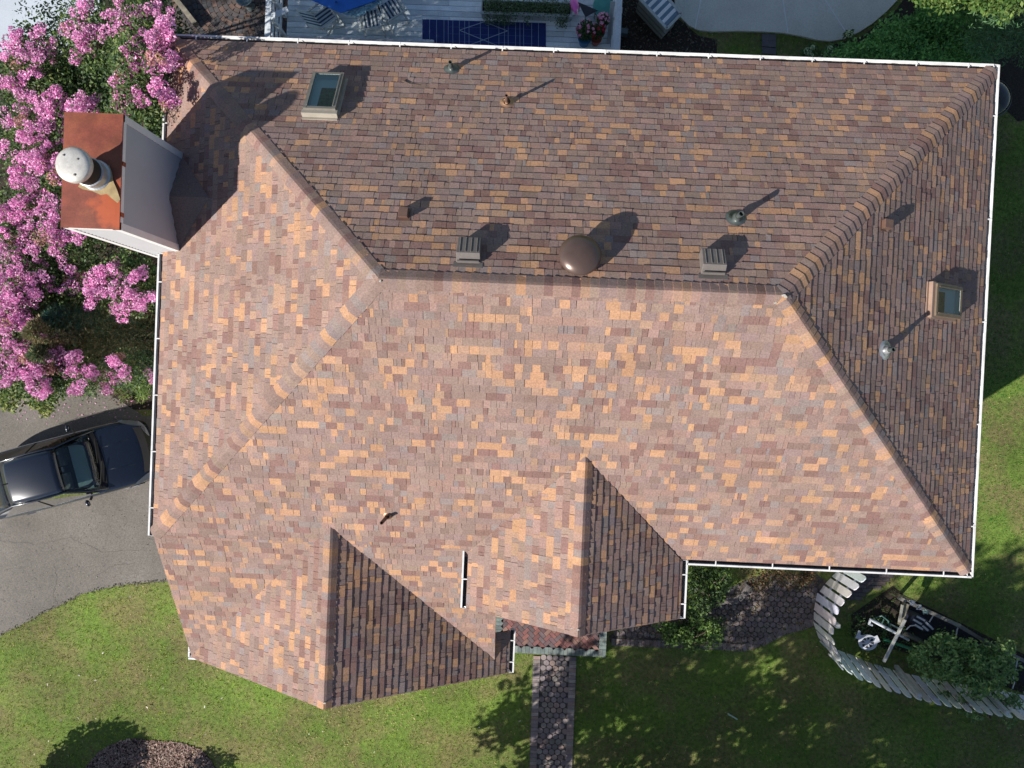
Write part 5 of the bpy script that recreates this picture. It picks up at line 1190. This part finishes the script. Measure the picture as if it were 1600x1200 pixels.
# hood creases, cowl, wipers, grille, plate
for yv in (-.30,.30):
    mb=MB();mb.tube([(-.42,yv*1.15,.80),(-.8,yv*1.1,.873),(-1.15,yv,.942)],[.003,.005,.003],6);mb.build("hood_crease",m_paint,car,smooth=True,local=True)
mb=MB();V=[];n=11
for k in range(n):
    u=2*k/(n-1)-1;V+=[(-1.22+.08*(1-u*u),.76*u,.966-.02*u*u),(-1.39+.075*(1-u*u),.75*u,.992-.012*u*u)]
mb.add(V,[(2*k,2*k+2,2*k+3,2*k+1) for k in range(n-1)]);mb.build("cowl",m_plast,car,local=True)
for a,b in (((-1.20,.58,1.0),(-1.26,-.06,1.035)),((-1.16,-.05,1.02),(-1.33,-.62,1.03))):
    mb=MB();mb.beam(a,b,.022,.012);mb.build("wiper",m_plast,car,local=True)
mb=MB();n=9;V=[]
for k in range(n):
    u=2*k/(n-1)-1;V+=[(.015-.06*u*u,.56*u,.50),(-.05-.07*u*u,.57*u,.645)]
mb.add(V,[(2*k,2*k+2,2*k+3,2*k+1) for k in range(n-1)]);mb.build("grille",m_plast,car,local=True)
mb=MB();V=[]
for k in range(n):
    u=2*k/(n-1)-1;V+=[(-.045-.07*u*u,.60*u,.66),(-.20-.08*u*u,.63*u,.742)]
mb.add(V,[(2*k,2*k+2,2*k+3,2*k+1) for k in range(n-1)]);mb.build("bumper_trim",M("grey_trim",(.022,.02,.02),.6),car,local=True)
# interior
mb=MB();mb.box((-2.9,0,.62),(2.9,1.45,.3),col=(.03,.035,.04));mb.build("floor",m_int,car,local=True)
mb=MB();mb.box((-1.75,0,.92),(.42,1.40,.12),col=(.42,.52,.50),top=.95);mb.lathe((-2.02,.36,.95),[(.17,0),(.185,.01),(.185,.025),(.17,.03)],20,axis=(-1,0,.35),col=(.03,.03,.03));mb.build("dashboard",m_int,car,local=True)
for yy in (-.36,.36):
    mb=MB();mb.box((-2.45,yy,.84),(.5,.5,.16),col=(.30,.31,.29));mb.box((-2.78,yy,1.08),(.14,.48,.5),col=(.30,.31,.29),top=.85);mb.build("seat",m_int,car,local=True)
mb=MB();mb.box((-2.02,0,1.33),(.02,.12,.05),col=(.7,.7,.7));mb.build("rear_view_mirror",m_int,car,local=True)
mb=MB();mb.box((-2.06,.44,1.335),(.10,.08,.006),rz=0,col=(.6,.65,.6));mb.build("windshield_sticker",m_int,car,local=True)
mb=MB();mb.beam((-3.42,0,1.44),(-3.55,0,1.47),.03,.03);mb.build("antenna",m_plast,car,local=True)
# ================================================================ TREES BELOW THE FRAME (shade the front lawn)
def shade(name,label,base,blobs,dens,ls,seed,r0=.2):
    return tree(name,label,"tree",base,blobs,ls,[(.05,.10,.03),(.07,.13,.035),(.04,.08,.025)],dens,seed,r0=r0,up=.3,shell=.05)
r=random.Random(71)
def crown(cx,cy,z0,z1,R_,n,rb,seed,lim=True):
    q=random.Random(seed);o=[]
    while len(o)<n:
        x,y,z=q.uniform(-1,1),q.uniform(-1,1),q.uniform(-1,1)
        if x*x+y*y+z*z<1:
            X,Y,Z=cx+x*R_,cy+y*R_,(z0+z1)/2+z*(z1-z0)/2;rb_=q.uniform(*rb)
            lx,ly=X+1.455*(Z-.8)*math.cos(R(35)),Y+1.455*(Z-.8)*math.sin(R(35))
            if (math.hypot(lx-9.0,ly+6.2)<1.5 or math.hypot(lx-7.6,ly+6.2)<.8) and q.random()<.72:
                n-=1;continue
            if Y+rb_<-.56*(19.7-Z-rb_)-.2:o.append((X,Y,Z,rb_))
    return o
shade("maple_tree","leafy tree left of the walkway shading its lower end",(-3.5,-14.0),crown(-2.6,-13.2,2.0,7.0,2.6,52,(.5,.9),11),230,(.16,.30),11,.16)
shade("maple_tree","large leafy tree shading the front lawn below the picture",(1.5,-14.5),crown(1.6,-13.4,2.0,9.5,3.4,100,(.6,1.1),1),230,(.16,.30),1,.16)
shade("maple_tree","leafy tree shading the lawn right of the walkway",(6.5,-14.5),crown(5.8,-13.6,2.0,9,3.4,112,(.5,1.0),2),230,(.16,.30),2,.15)
shade("maple_tree","tree shading the fenced garden corner",(10.8,-14),crown(10.4,-13.2,2.2,8.5,3.0,74,(.5,.95),3),220,(.16,.30),3,.15)
shade("maple_tree","tall thin crowned tree whose shade reaches the porch",(-6.5,-16),crown(-5.6,-14.4,7.5,11.5,1.9,16,(.3,.55),4),170,(.16,.30),4,.12)
shade("maple_tree","tall tree beyond the left edge shading the purple blossom",(-18.5,4),[b for b in crown(0,-30,7,11,2.4,34,(.5,.8),6)],200,(.14,.26),6,.15) if False else None
tree("maple_tree","tall tree beyond the left edge shading the purple blossom","tree",(-18.2,4.2),[(-18.2+math.cos(i*2.4)*.45*math.sqrt(i),4.6+math.sin(i*2.4)*.42*math.sqrt(i),8+2.2*((i*.37)%1),.75) for i in range(26)],(.14,.26),[(.05,.10,.03),(.07,.13,.035)],230,61,r0=.12,shell=.05)
pb=at(120,1330,0)
tree("round_bush","clipped round bush casting a shadow on the mulch bed","shrub",(-13.1,-12.6),[(-13.1,-12.6,1.3,1.15),(-13.1,-12.6,1.0,.9),(-13.4,-12.8,2.1,.5)],(.12,.2),GR,2600,51,r0=.06)
tree("round_bush","loose bush below the mulch bed","shrub",(-9.7,-12.9),crown(-9.7,-12.9,.5,1.8,.85,16,(.25,.4),52),(.08,.16),GR,900,53,r0=.05)
